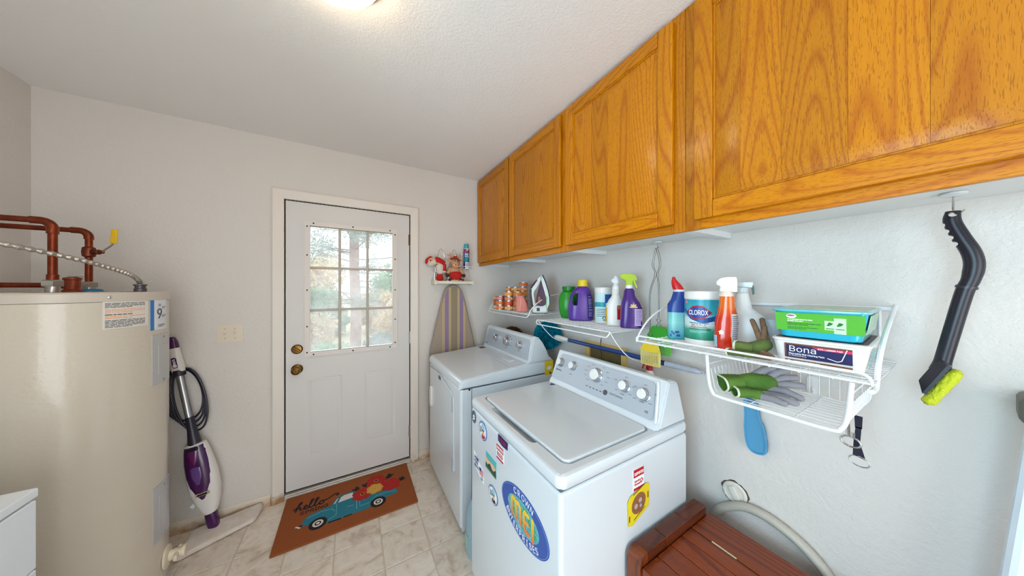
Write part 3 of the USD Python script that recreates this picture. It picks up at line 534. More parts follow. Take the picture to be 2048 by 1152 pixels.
for zz in (.74, .36): obj('hinge_slot', ext(rrect(.008, .10, .004, -1.66, zz), .0015, FR((DX0-.007, 0, 0))), _mats['soft_seam'], dr)
obj('panel_seam', cat_m([bx(DX0+.02, 1.2405, DY0+.003, DY1-.003, .8635, .8685), bx(.6175, .620, DY0-.0012, DY0, .03, .866)]), M('seam_dark', (84, 96, 108), .6), dr)
obj('corner_screw', put(lathe([(.006, 0), (.006, .003)], 8), FB((.603, DY0-.0005, .861))), BLACK, dr)

# ------------------------------------------------------------------ washer
WXF, WYN, WYF = .5235, .614, 1.304
ws = thing('washing_machine', 'white top-loading washing machine with five knobs and magnets on its front', 'washing machine', (0, 0, 0))
obj('cabinet', rbox(WXF, 1.212, WYN, WYF, .03, .864, .014), WHITE, ws)
for a in (.58, 1.15):
    for b in (WYN+.06, WYF-.06): obj('foot', xf(lathe([(.02, 0), (.02, .012), (.012, .016), (.012, .04)], 14), (a, b, 0)), BLACK, ws)
obj('top_seam', rbox(WXF+.006, 1.206, WYN+.006, WYF-.006, .862, .870, .002), _mats['seam_dark'], ws)
def rslab(w0, w1, y0, y1, z0, z1, r, e):
    p = rrect(w1-w0, y1-y0, r, (w0+w1)/2, (y0+y1)/2); P = []
    for k, (zz, off) in enumerate(((z0, -e*.5), (z0+e, 0), (z1-e, 0), (z1-e*.3, -e*.35), (z1, -e))):
        c = np.array(p.buffer(off).exterior.coords); P.append(np.column_stack([c, np.full(len(c), zz)]))
    return hull(np.vstack(P))
tp = rslab(WXF-.003, 1.214, WYN-.003, WYF+.003, .868, .911, .03, .012)
pk = rslab(.575, 1.012, .648, 1.268, .899, .93, .03, .004); fn = rslab(.552, .61, .80, 1.14, .872, .93, .028, .004)
tp = tp - pk - fn; obj('top_panel', tp, WHITE, ws, smooth=30)
lid = rslab(.583, 1.004, .657, 1.259, .901, .917, .024, .004); obj('lid', lid, WHITE, ws, smooth=30)
obj('warning_tab', ext(Polygon([(.965, 1.225), (.995, 1.245), (.995, 1.21)]), .0008, FF((0, 0, .9175))), NAVY, ws)
cn = Polygon([(1.010, .9115), (1.016, .926), (1.028, .938), (1.083, 1.075), (1.092, 1.090), (1.106, 1.094), (1.150, 1.082), (1.160, 1.066), (1.208, .93), (1.211, .9115)])
obj('console', slab_y(cn, WYN+.008, WYF-.012, .010), WHITE, ws)
a_, b_ = np.array((1.027, 0, .938)), np.array((1.083, 0, 1.077)); WP = frame((a_[0]-.0012, 0, a_[2]), (0, -1, 0), b_-a_); L_ = np.linalg.norm(b_-a_)
pan = Polygon([(-1.278, .004), (-1.27, 0), (-.665, 0), (-.652, .006), (-.650, .02), (-.668, L_-.012), (-.685, L_), (-1.235, L_), (-1.25, L_-.006), (-1.276, .02)])
obj('control_panel', ext(pan, .003, WP), SILVER, ws, label='brushed silver control panel')
obj('panel_trim', put(tube(spline([(-.640, .002, .004), (-.636, .012, .006), (-.655, L_-.012, .006), (-.665, L_, .004)], 6), .0045, 8), WP), WPLAST, ws)
for u, v, r in ((-1.234, .098, .021), (-1.132, .101, .021), (-.964, .096, .031), (-.799, .092, .023), (-.7035, .086, .024)): knob(u, v, WP, ws, r)
pr = []
for u, v, r, n in ((-.964, .096, .058, 11), (-.799, .092, .044, 5), (-.7035, .086, .044, 5)):
    for t in range(n):
        a = math.radians(-50+280*t/(n-1)); x, y = u+r*1.25*math.cos(a), v+r*.85*math.sin(a)
        if .012 < y < L_-.008: pr.append(ext(affinity.translate(lines_block(.026, .004, 1, t), x-.013, y), .0005))
for u in (-1.234, -1.132, -.799, -.7035): pr.append(ext(affinity.translate(lines_block(.036, .005, 1, int(-u*99)), u-.018, .052), .0005))
for i in range(6): pr.append(ext(sbox(-1.015+.022*i, .028, -1.003+.022*i, .032), .0005))
pr += [text('CENTENNIAL', .0085, .0005).apply_translation((-.872, .034, 0)), text('MAYTAG', .008, .0005, True).apply_translation((-1.262, .05, 0)), text('HE', .009, .0005, True).apply_translation((-.69, .02, 0))]
obj('panel_print', put(cat_m(pr).apply_translation((0, 0, .003)), WP), M('panel_grey', (88, 92, 100), .5), ws)
obj('round_emblem', put(lathe([(.012, .003), (.012, .005), (.008, .0058)], 24), WP @ frame((-.893, .034, 0), (1, 0, 0), (0, 1, 0))), M('emblem_grey', (90, 92, 100), .3, .4), ws)
# ------------------------------------------------------------------ wooden bench by the washer
BW = wood('redwood_stain', (134, 56, 14), (84, 28, 8), (50, 16, 6), 'y', rough=.3, wscale=40, coat=.35); BWX = wood('redwood_stain_cross', (104, 46, 20), (66, 26, 12), (40, 16, 8), 'x', rough=.32, wscale=36, coat=.3); BWZ = wood('redwood_stain_upright', (128, 60, 26), (84, 34, 14), (56, 24, 12), 'z', rough=.34, wscale=36, coat=.3)
bn = thing('bench', 'low dark red stained wooden bench of planks against the washer, lower right', 'bench', (0, 0, 0))
for i, (a, b) in enumerate(((.812, .895), (.897, .975), (.977, 1.048), (1.050, 1.112), (1.116, 1.252))): obj('seat_plank', rbox(a, b, -.42, .552, .532 if i < 4 else .530, .556, .003), BW, bn)
for i, (a, b) in enumerate(((.846, .955), (.9555, 1.09), (1.0905, 1.232))): obj('end_board', rbox(a, b, .554, .602, .02, .589, .004), BWZ if i < 0 else BWX, bn)
crn = ext(Polygon([(.806, .02), (.846, .02), (.846, .589), (.838, .589), (.822, .584), (.811, .572), (.806, .555)]), .048, frame((0, .602, 0), (1, 0, 0), (0, 0, 1))); obj('front_post', crn, BWZ, bn)
obj('front_panel', rbox(.822, .842, -.40, .553, .05, .531, .002), BW, bn); obj('back_panel', rbox(1.222, 1.24, -.40, .553, .05, .529, .002), BW, bn)
obj('end_board', rbox(.806, 1.232, -.47, -.422, .02, .589, .006), BWX, bn)
obj('hinge', tube([(1.1138, .41, .5565), (1.1138, .482, .5565)], .0026, 8), M('worn_brass', (214, 196, 160), .4, .5), bn, label='thin worn brass hinge')

# ------------------------------------------------------------------ door mat with a truck
COIR = M('coir', (176, 96, 44), .95, bump=(420, .004), var=(160, .8, (140, 68, 26)))
mt = thing('door_mat', 'rust brown door mat with a blue truck and flowers, before the door', 'door mat', (.004, 2.17, 0))
def mp(x, y): return (x-.004, y-2.17)
obj('mat', rbox(-.388, .389, -.232, .235, .0008, .012, .003), COIR, mt)
def prn(name, poly, mat, h=.0008, lab=None, par=None): return obj(name, ext(poly, h, FF((0, 0, .012))), mat, par or mt, label=lab)
def P2(*a): return [mp(*q) for q in a]
TEAL = M('mat_teal', (40, 128, 150), .9, bump=(420, .003)); MB_ = M('mat_black', (26, 22, 26), .9); MR = M('mat_red', (186, 36, 30), .9, bump=(420, .003)); MY = M('mat_ochre', (206, 150, 56), .9); MW = M('mat_white', (222, 214, 206), .9); MT = M('mat_pale_teal', (120, 182, 190), .9)
truck = Polygon(P2((-.262, 2.085), (-.262, 2.115), (-.252, 2.145), (-.225, 2.168), (-.16, 2.178), (-.118, 2.186), (-.10, 2.222), (-.082, 2.250), (-.055, 2.262), (.0, 2.262), (.026, 2.254), (.032, 2.180), (.04, 2.166), (.10, 2.162), (.16, 2.158), (.274, 2.150), (.286, 2.094), (.21, 2.086), (.198, 2.062), (.11, 2.052), (.10, 2.036), (-.13, 2.036), (-.135, 2.06), (-.225, 2.075)))
prn('truck_print', truck, TEAL)
prn('window_print', Polygon(P2((-.078, 2.19), (-.062, 2.238), (-.045, 2.248), (.008, 2.248), (.012, 2.196))), MW, .0012); prn('window_print', Polygon(P2((-.104, 2.192), (-.084, 2.236), (-.078, 2.236), (-.094, 2.19))), MW, .0012)
def ln(pts, w): return LineString(P2(*pts)).buffer(w)
prn('line_print', unary_union([ln([(-.085, 2.185), (-.085, 2.08), (-.125, 2.06)], .0016), ln([(.03, 2.18), (.03, 2.07)], .0022), ln([(.048, 2.16), (.048, 2.085), (.11, 2.085)], .0016), ln([(-.24, 2.14), (-.17, 2.16), (-.11, 2.15), (-.095, 2.12)], .0016), ln([(.12, 2.10), (.15, 2.13), (.2, 2.13), (.27, 2.12)], .0016), ln([(-.02, 2.12), (.01, 2.115)], .002)]), MT, .0013)
for x, y in ((-.179, 2.062), (.157, 2.064)):
    c = Point(mp(x, y)); prn('tyre_print', c.buffer(.047), MB_, .0012); prn('hub_print', c.buffer(.028), MW, .0016); prn('hub_ring_print', c.buffer(.017).difference(c.buffer(.010)), MB_, .002)
prn('shadow_print', unary_union([ln([(-.12, 2.035), (-.06, 2.034)], .005), ln([(-.04, 2.036), (.0, 2.036)], .004), ln([(-.265, 2.09), (-.285, 2.085)], .006)]), MB_, .0009); prn('bumper_print', ln([(-.272, 2.078), (-.29, 2.092)], .005), MW, .0014)
def flower(x, y, r, n, mat, seed):
    rs = random.Random(seed); return unary_union([affinity.rotate(ell(r*.62, r*.5, *mp(x+r*.5*math.cos(a), y+r*.5*math.sin(a))), math.degrees(a)) for a in [2*math.pi*i/n+rs.uniform(-.15, .15) for i in range(n)]])
for x, y, r, m, s in ((.160, 2.292, .062, MR, 1), (.252, 2.200, .060, MR, 2), (.066, 2.198, .058, MR, 3), (.145, 2.210, .050, MY, 4)): prn('flower_print', flower(x, y, r, 7, m, s), m, .0010+.0002*s)
for x, y in ((.160, 2.296), (.066, 2.196)): prn('flower_eye_print', Point(mp(x, y)).buffer(.014), MY, .0022); prn('flower_eye_print', Point(mp(x, y)).buffer(.0095), MB_, .0026)
prn('flower_line_print', unary_union([Point(mp(.145, 2.21)).buffer(r).difference(Point(mp(.145, 2.21)).buffer(r-.003)) for r in (.014, .026, .038)]), M('mat_gold', (232, 196, 110), .9), .0022)
def sprig(x, y, a, l): return unary_union([ln([(x, y), (x+l*math.cos(a), y+l*math.sin(a))], .0022)]+[affinity.rotate(ell(.017, .006, *mp(x+l*t*math.cos(a)+.011*math.cos(a+s*.8), y+l*t*math.sin(a)+.011*math.sin(a+s*.8))), math.degrees(a+s*.7)) for t in (.35, .7, 1.0) for s in (-1, 1)])
[prn('leaf_print', pg_, M('mat_dark_leaf', (36, 34, 40), .9), .0009) for pg_ in (sprig(.225, 2.27, .9, .05), sprig(.29, 2.21, .3, .045), sprig(.05, 2.25, 2.3, .03), sprig(.1, 2.255, 1.9, .035))]
hs = [(0, .3), (.12, .42), (.32, .8), (.40, 1.02), (.30, 1.04), (.22, .7), (.12, 0), (.2, .32), (.34, .44), (.36, .2), (.40, .02), (.52, .08), (.70, .3), (.74, .43), (.64, .44), (.58, .2), (.66, 0), (.80, .08), (.98, .6), (1.08, 1.0), (.98, 1.04), (.90, .5), (.90, .06), (1.0, 0), (1.12, .12), (1.28, .6), (1.38, 1.0), (1.28, 1.04), (1.2, .5), (1.2, .06), (1.3, 0), (1.44, .16), (1.52, .38), (1.62, .42), (1.56, .42), (1.46, .2), (1.54, 0), (1.70, .1), (1.72, .36), (1.62, .42), (1.85, .36), (2.1, .52), (2.4, .78), (2.58, .74), (2.6, .58), (2.5, .54)]
prn('script_lettering', LineString(spline([mp(-.325+.094*x, 2.238+.074*y) for x, y in hs], 6)).buffer(.0042), MB_, .0014, 'script lettering')
obj('capital_lettering', put(text('SPRING', .030, .0014, False, None, 0, .150), FF((*mp(-.287, 2.190), .012))), MB_, mt, label='capital lettering')

# ------------------------------------------------------------------ steam mop leaning on the back wall
sm = thing('steam_mop', 'purple and white steam mop leaning on the wall beside the tank', 'steam mop', (0, 0, 0))
PUR = M('mop_purple', (66, 14, 78), .22, coat_weight=.4); MWH = M('mop_white', (226, 222, 218), .3); INK = M('mop_dark', (40, 36, 52), .35); TANK = M('mop_tank', (96, 64, 128), .15, coat_weight=.5)
A_, B_ = np.array((-.715, 2.318, .075)), np.array((-.908, 2.385, 1.17)); ax = (B_-A_)/np.linalg.norm(B_-A_); LM_ = np.linalg.norm(B_-A_)
u_ = np.array((1.0, -.12, 0)); u_ -= ax*np.dot(u_, ax); u_ /= np.linalg.norm(u_); SMF = np.eye(4); SMF[:3, 0], SMF[:3, 1], SMF[:3, 2], SMF[:3, 3] = u_, np.cross(ax, u_), ax, A_
def mo(name, mesh, mat, par=sm, lab=None): return obj(name, put(mesh, SMF), mat, par, label=lab)
body = [(.055, 0, 0, .026, .026, 2.2), (.075, 0, 0, .036, .030, 2.4), (.13, 0, 0, .055, .036, 2.5), (.20, 0, 0, .066, .042, 2.6), (.29, 0, 0, .068, .044, 2.6), (.38, 0, 0, .060, .042, 2.6), (.45, 0, 0, .050, .036, 2.6), (.475, 0, 0, .044, .032, 2.6), (.48, 0, 0, .034, .026, 2.6)]
bd = mo('body', loft(body), MWH)
mo('swivel_neck', loft([(-.055, 0, 0, .016, .02, 3), (-.04, 0, 0, .022, .024, 3), (.0, 0, 0, .026, .024, 3), (.045, 0, 0, .027, .026, 2.4), (.06, 0, 0, .024, .024, 2.2)]), PUR)
fz = lambda z: np.interp(z, [b[0] for b in body], [b[4] for b in body])
def face(pts, lift, n=6): # shell on the mop body's front from outline points (x, z)
    pg = Polygon(spline(list(pts)+[pts[0]], n)).buffer(0); return ext(pg, .075, frame((0, lift, 0), (1, 0, 0), (0, 0, 1)), 0)
shield = loft([(s[0], 0, -.004, s[3]*k, s[4]*1.08, 2.4) for s, k in zip([(z, 0, 0, np.interp(z, [b[0] for b in body], [b[3] for b in body]), fz(z), 0) for z in (.16, .19, .24, .30, .38, .44, .47)], (.18, .55, .82, .91, .95, .96, .96))]); mo('front_shell', shield, PUR, bd)
win = loft([(z, 0, -.0105, w, d, 2.6) for z, w, d in ((.235, .012, .036), (.25, .028, .040), (.30, .040, .0425), (.35, .040, .041), (.362, .020, .038))]); mo('water_window', win, TANK, bd)
mo('upper_shell', loft([(z, 0, -.0115, w, d, 2.4) for z, w, d in ((.368, .010, .038), (.39, .026, .042), (.43, .036, .038), (.455, .034, .034))]), M('mop_magenta', (92, 16, 84), .2, coat_weight=.4), bd)
mo('control_strip', xf(rbox(-.026, .026, -.047, -.03, .448, .466, .003)), BLACK, bd)
mo('badge', xf(rbox(-.030, .030, -.004, .004, -.009, .009, .002), (.006, -.046, .192), rx=6), M('badge_gold', (206, 190, 160), .35, .4), bd); mo('badge_print', xf(rbox(-.022, .022, -.004, .004, -.005, .005, .001), (.006, -.0475, .192), rx=6), BLACK, bd)
mo('collar', lathe([(.030, .474), (.026, .50), (.021, .56), (.019, .62), (.018, .64)], 18), INK); mo('pole', lathe([(.0165, .62), (.0165, .90)], 20), M('mop_aluminium', (190, 188, 190), .3, .9)); mo('pole_cap', lathe([(.024, .890), (.026, .905), (.024, .925)], 18), INK)
hd = mo('handle', loft([(.915, 0, 0, .026, .020, 2.6), (.95, 0, 0, .029, .022, 2.6), (1.02, 0, 0, .025, .020, 2.4), (1.06, 0, 0, .024, .019, 2.3)]), MWH)
mo('handle_grip', loft([(1.055, 0, 0, .0245, .0195, 2.3), (1.09, 0, 0, .023, .019, 2.3), (1.115, .002, 0, .015, .013, 2.2), (1.122, .002, 0, .006, .006, 2)]), PUR, hd)
lb = ext(rrect(.022, .062, .009), .0215, frame((0, 0, .97), (1, 0, 0), (0, 0, 1))); mo('logo_plate', lb, PUR, hd)
mo('logo_lettering', put(text('Shark', .0135, .0012, True, 0, -.006, .048), frame((.0, -.0212, .97), (0, 0, 1), (-1, 0, 0))), WPRINT, hd)
for k in range(4):
    a = np.linspace(0, 2*np.pi, 40, endpoint=False); w, h = .068+.006*k, .190-.012*k
    pts = np.stack([.010-.012*k+w*np.sign(np.cos(a))*np.abs(np.cos(a))**.8, .020+.006*k+0*a, .735+.012*k+h*np.sin(a)], 1); mo('cord_loop', tube(pts, .0052, 8, closed=True), M('mop_cord', (28, 22, 44), .4))
mo('cord', tube(spline([(-.030, .022, .55), (-.032, .012, .50), (-.034, .004, .46)], 6), .005, 8), _mats['mop_cord'])
mo('care_tag', xf(rbox(-.018, .018, -.001, .001, -.010, .010, .0005), (-.062, .0, .125), ry=-30), WPRINT)
pd = np.array([(-.806, 2.160), (-.528, 2.285), (-.512, 2.397), (-.800, 2.330)]); 
pad = hull([(x, y, z) for (x, y), zs in zip(pd, ((.003, .030), (.003, .030), (.012, .050), (.012, .050))) for z in zs]+[(x+.012*sx_, y, z) for (x, y), sx_ in zip(pd, (-1, 1, 1, -1)) for z in (.016,)])
pm_ = tm(pad.refine_to_length(.012)); pm_ = trimesh.Trimesh(pm_.vertices, pm_.faces); trimesh.smoothing.filter_taubin(pm_, iterations=10); pm_.vertices[:, 2] += (meshkit.fbm(pm_.vertices*28)-.5)*.006; pm_.vertices[:, 2] = np.maximum(pm_.vertices[:, 2], .002)
obj('mop_pad', pm_, M('mop_pad_cloth', (232, 224, 216), .9, var=(14, .6, (206, 190, 176)), bump=(300, .002)), sm, label='white cloth mop pad', smooth=60)

# ------------------------------------------------------------------ wire shelves
def wire_shelf(label, y0, y1, z, xf_, lip, arms):
    s = thing('wire_shelf', label, 'shelf', (0, 0, 0)); xb = WX1-.008
    obj('front_rail', tube([(xf_, y0, z), (xf_, y1, z)], .0032, 8), WIRE, s); obj('back_rail', tube([(xb, y0, z), (xb, y1, z)], .003, 8), WIRE, s)
    e = .018; zl = z+lip; x2 = xf_-(.012 if lip < 0 else .004)
    obj('lip_rail', tube(spline([(xf_, y0+.001, z), (x2, y0+.004, z+lip*.6), (x2, y0+e, zl), (x2, y0+.05, zl), (x2, (y0+y1)/2, zl), (x2, y1-.05, zl), (x2, y1-e, zl), (x2, y1-.004, z+lip*.6), (xf_, y1-.001, z)], 5), .0034, 8), WIRE, s)
    n = 12; obj('deck_wires', cat_m([rod((xf_+(xb-xf_)*i/n, y0, z-.0015), (xf_+(xb-xf_)*i/n, y1, z-.0015), .0014, 5) for i in range(1, n)]), WIRE, s, kind='stuff')
    k = int((y1-y0)/.055); obj('cross_wires', cat_m([rod((xf_, y0+(y1-y0)*i/k, z-.004), (xb, y0+(y1-y0)*i/k, z-.004), .0017, 5) for i in range(k+1)]), WIRE, s, kind='stuff')
    for y, how in arms:
        if how == 'arc_up': p = spline([(xf_, y, z), (xf_+.02, y, z+.035), (xf_+.09, y, z+.09), (xf_+.2, y, z+.13), (xb, y, z+.145)], 6); r = .0034
        elif how == 'arc_down': p = spline([(xf_, y, z), (xf_+.05, y, z-.06), (xf_+.13, y, z-.13), (xf_+.22, y, z-.165), (xb, y, z-.172)], 6); r = .0028
        else: p = spline([(xf_+.01, y, z-.02), (xf_+.055, y, z-.018), (xf_+.085, y, z+.03), (xf_+.17, y, z+.09), (xb, y, z+.165)], 6); r = .0052
        obj('support_arm', tube(p, r, 8), WIRE, s)
    return s
Z1, Z2, Z3 = 1.280, 1.257, 1.248
wire_shelf('farthest white wire shelf on the right wall, holding small cans and an iron', 1.575, 2.20, Z1, 1.062, -.022, [(1.578, 'arc_up'), (2.197, 'arc_up')])
wire_shelf('middle white wire shelf on the right wall, holding jugs and spray bottles', .875, 1.460, Z2, 1.050, -.026, [(.879, 'arc_down'), (1.456, 'arc_down')])
s3 = wire_shelf('nearest white wire shelf on the right wall, with a basket hung below it', .120, .712, Z3, 1.012, .022, [(.709, 'arc_up'), (.122, 'brace')])
obj('wall_rail', rbox(WX1-.012, WX1-.0005, .122, .70, 1.398, 1.410, .002), WIRE, s3)
for y in (.150, .172): obj('wall_post', tube([(WX1-.01, y, 1.25), (WX1-.01, y, 1.398)], .004, 8), WIRE, s3)
bk = thing('wire_basket', 'white wire basket hung under the nearest wire shelf, holding gloves', 'basket', (0, 0, 0))
bx0, bxb, by0, by1, bz, bt = 1.04, 1.335, .158, .462, 1.108, 1.238
fr_ = lambda x, r, zt: tube(spline([(x, by1+.004, zt), (x, by1-.002, bz+.05), (x, by1-.012, bz+.012), (x, by1-.035, bz), (x, (by0+by1)/2, bz), (x, by0+.035, bz), (x, by0+.012, bz+.012), (x, by0+.002, bz+.05), (x, by0-.004, zt)], 6), r, 10)
obj('front_frame', fr_(bx0, .0052, bt), WIRE, bk); obj('back_frame', fr_(bxb, .003, bt-.02), WIRE, bk)
obj('bottom_wire', cat_m([fr_(bx0+(bxb-bx0)*i/11, .0016, bt-.05) for i in range(1, 11)]), WIRE, bk, kind='stuff')
obj('back_wire', cat_m([rod((bxb, y, bz), (bxb, y, bt-.02), .0012, 5) for y in np.linspace(by0+.02, by1-.02, 13)]), WIRE, bk, kind='stuff')
for y in (by0+.1, by0+.2): obj('cross_bar', tube([(bx0, y, bz-.002), (bxb, y, bz-.002)], .002, 6), WIRE, bk)
for y in (by0-.002, by1+.002): obj('top_side_rail', tube([(bx0, y, bt-.03), (bxb, y, bt-.03)], .0028, 8), WIRE, bk); 
obj('hook_rail', tube([(bxb, by0, bt-.02), (bxb, by1, bt-.02)], .003, 8), WIRE, bk)
# ------------------------------------------------------------------ things on the wire shelves
def faceang(x, y): return math.degrees(math.atan2(-x, y))
def bottle(name, label, cat, x, y, z, turn=0): return thing(name, label, cat, (x, y, z+.0035), faceang(x, y)+turn)
def trigger(t, z, s, mat, flip=1, name='trigger_head', neck=WPLAST):
    """spray head: hooded body with a nozzle at -x*flip and a trigger lever below it"""
    b = blade([(-.034, .026), (-.030, .040), (-.016, .050), (.030, .052), (.038, .046), (.034, .034), (.018, .022), (.014, .0), (-.012, .0), (-.014, .020), (-.026, .022)], 4)
    hd = cat_m([ext(affinity.scale(b, s*flip, s, origin=(0, 0)), .020*s, frame((0, .010*s, z), (1, 0, 0), (0, 0, 1))), ext(affinity.scale(b.buffer(-.003), s*flip, s, origin=(0, 0)), .026*s, frame((0, .013*s, z), (1, 0, 0), (0, 0, 1)))])
    h = obj(name, hd, mat, t)
    lv = blade([(-.016, .020), (-.024, .022), (-.030, .006), (-.036, -.012), (-.030, -.014), (-.022, .004)], 4)
    obj('trigger_lever', ext(affinity.scale(lv, s*flip, s, origin=(0, 0)), .014*s, frame((0, .007*s, z), (1, 0, 0), (0, 0, 1))), mat, h)
    obj('collar', lathe([(.014*s, z-.020*s), (.0155*s, z-.018*s), (.0155*s, z-.002), (.013*s, z+.001)], 20), neck, t)
# cans: stacks along the shelf
CANL = [('orange', M('can_orange', (226, 120, 30), .4, var=(90, .5, (240, 190, 90)))), ('red', M('can_red', (190, 30, 26), .4, var=(90, .5, (220, 90, 40)))), ('amber', M('can_amber', (232, 158, 40), .4, var=(80, .5, (206, 60, 28)))), ('rust-red', M('can_rust', (208, 66, 32), .4, var=(90, .5, (240, 160, 60))))]
CANM = M('can_metal', (190, 190, 196), .25, .9)
ORD = ['bottom', 'second', 'third', 'fourth', 'fifth', 'top']
stacks = [(1.115, 2.150, 3, 'leftmost front stack'), (1.095, 2.062, 3, 'second front stack from left'), (1.118, 1.955, 4, 'taller third front stack'), (1.150, 1.868, 4, 'stack nearest the iron'), (1.205, 2.105, 5, 'left rear stack'), (1.215, 2.012, 5, 'middle rear stack'), (1.235, 1.920, 6, 'tallest rear stack')]
rc = random.Random(4)
for si, (x, y, n, nm) in enumerate(stacks):
    for k in range(n):
        ci = (si*2+k+(k//2)) % 4; cn, cm = CANL[ci]; where = ORD[k] if k < n-1 else 'topmost'
        c = thing('can', f'{cn} labelled food can, {where} in the {nm}', 'can', (x+rc.uniform(-.003, .003), y+rc.uniform(-.003, .003), Z1+.0025+k*.0385), rc.uniform(0, 360), group='small food cans stacked on the far wire shelf')
        obj('can_body', lathe([(.036, 0), (.0385, .001), (.0385, .003), (.0370, .005), (.0370, .033), (.0385, .035), (.0385, .0375), (.036, .0375), (.035, .0355)], 24), CANM, c)
        obj('label', lathe([(.0374, .0055), (.0376, .006), (.0376, .032), (.0374, .0325)], 24), cm, c)
        obj('label_print', [wrap(ext(ell(.012, .008), .0006), .0374, 2*math.pi*q/3).apply_translation((0, 0, .02)) for q in range(3)]+[wrap(ext(affinity.translate(lines_block(.03, .012, 2, si*7+k), .014, .013), .0006), .0374, 2*math.pi*q/3) for q in range(3)], CANL[(ci+2) % 4][1] if k % 2 else WPRINT, c, kind='stuff')
# iron
ir = thing('clothes_iron', 'white and purple clothes iron standing on its heel on the far shelf', 'iron', (1.185, 1.625, Z1+.0035), faceang(1.185, 1.625)+2)
IP = M('iron_purple', (58, 18, 62), .25); IW = M('iron_white', (214, 222, 218), .3)
def side(pts, d, n=5, y=0): pg = blade(pts, n) if n else Polygon(pts); return cat_m([ext(pg.buffer(-.004), d, frame((0, d/2+y, 0), (1, 0, 0), (0, 0, 1))), ext(pg, d-.010, frame((0, d/2-.005+y, 0), (1, 0, 0), (0, 0, 1)))])
obj('body', side([(.018, .272), (.040, .225), (.066, .135), (.070, .07), (.056, .035), (.050, .002), (-.035, .0), (-.045, .03), (-.030, .052), (.018, .055), (.048, .075), (.030, .16), (.012, .225)], .085, 3), IW, ir)
obj('soleplate', ext(Polygon([(.022, .276), (.046, .222), (.072, .135), (.078, .072), (.082, .074), (.077, .14), (.050, .228), (.024, .280)]), .100, frame((0, .05, 0), (1, 0, 0), (0, 0, 1))), M('iron_sole', (70, 78, 92), .3, .8), ir)
obj('water_tank', side([(.012, .236), (.034, .165), (.050, .085), (.030, .054), (-.016, .058), (-.020, .11), (-.004, .18)], .094, 3), IP, ir)
hd = obj('handle', side([(.016, .270), (-.010, .250), (-.040, .205), (-.056, .182), (-.060, .14), (-.048, .06), (-.040, .045), (-.026, .05), (-.036, .10), (-.040, .150), (-.020, .180), (.0, .215), (.012, .240)], .034, 3), IW, ir)
obj('handle_grip', side([(-.012, .232), (-.036, .200), (-.056, .178), (-.064, .185), (-.040, .222), (-.016, .244)], .040, 3), IP, hd); obj('rear_grip', side([(-.056, .172), (-.046, .06), (-.036, .042), (-.046, .038), (-.058, .06), (-.068, .165)], .038, 3), M('iron_navy', (38, 28, 62), .3), hd)
obj('green_trim', ext(Polygon([(.046, .13), (.056, .115), (.052, .045), (.044, .04), (.048, .08)]), .088, frame((0, .044, 0), (1, 0, 0), (0, 0, 1))), M('iron_green', (120, 200, 140), .4), ir)
obj('heel', rbox(-.052, .058, -.046, .046, .0, .052, .012), IW, ir); obj('heel_foot', rbox(-.050, .056, -.044, .044, -.0005, .004, .001), BLACK, ir); obj('rating_plate', rbox(-.020, .002, -.048, -.045, .016, .040, .001), M('plate_dark', (60, 62, 66), .5), ir)
obj('steam_dial', rbox(-.012, .008, -.050, -.045, .070, .120, .002), M('iron_amber', (150, 78, 40), .3), ir)
pk = thing('pouch', 'pink dotted cloth pouch standing between the cans and the iron', 'pouch', (1.115, 1.745, Z1+.0035), faceang(1.115, 1.745))
obj('pouch_body', loft([(0, 0, 0, .040, .012, 2.4), (.01, 0, 0, .046, .020, 2.4), (.07, -.008, 0, .040, .018, 2.3), (.118, -.018, 0, .024, .012, 2.2), (.124, -.018, 0, .016, .006, 2.2)]), M('pouch_pink', (214, 130, 116), .8, bump=(300, .001)), pk)
obj('dotted_seam', [sph(.0022, (-.018+.0006*i, -.0185+.0001*i, .012+.0088*i)) for i in range(11)], WPRINT, pk, kind='stuff')
# middle shelf
gj = bottle('detergent_jug', 'squat bright green jug with a ribbed neck on the middle shelf', 'jug', 1.290, 1.425, Z2)
GJ = M('jug_green', (36, 150, 36), .28)
obj('jug_body', loft([(0, 0, 0, .046, .042, 2.6), (.008, 0, 0, .054, .05, 2.6), (.05, 0, 0, .066, .060, 2.5), (.10, 0, 0, .070, .062, 2.4), (.15, 0, 0, .064, .056, 2.3), (.175, 0, 0, .052, .048, 2.2), (.183, 0, 0, .040, .040, 2)]), GJ, gj)
obj('jug_lid', lathe([(.038, .182), (.043, .186), (.043, .196), (.045, .197), (.045, .212), (.042, .215)], 30), M('lid_green', (30, 130, 34), .35), gj)
pj = bottle('detergent_jug', 'purple detergent jug with a yellow cap and a finger-hole handle', 'jug', 1.265, 1.288, Z2, 6)
PJ = M('jug_purple', (88, 46, 150), .28)
ps = [(0, 0, 0, .070, .046, 3), (.006, 0, 0, .076, .052, 3), (.06, 0, 0, .079, .054, 2.9), (.11, 0, 0, .075, .052, 2.8), (.15, .002, 0, .069, .048, 2.6), (.185, .006, 0, .056, .042, 2.4), (.205, .010, 0, .040, .036, 2.2), (.215, .012, 0, .030, .030, 2)]
pb = man(loft(ps)); hole = loft([(.095, -.036, 0, .010, .09, 2.2), (.105, -.038, 0, .017, .09, 2.3), (.14, -.038, 0, .019, .09, 2.3), (.162, -.032, 0, .015, .09, 2.3), (.172, -.028, 0, .007, .09, 2.2)])
obj('jug_body', pb-man(hole), PJ, pj); obj('cap', xf(lathe([(.030, .214), (.034, .215), (.034, .219), (.030, .221), (.029, .252), (.026, .256)], 30), (.012, 0, 0)), M('cap_yellow', (236, 206, 24), .35), pj)
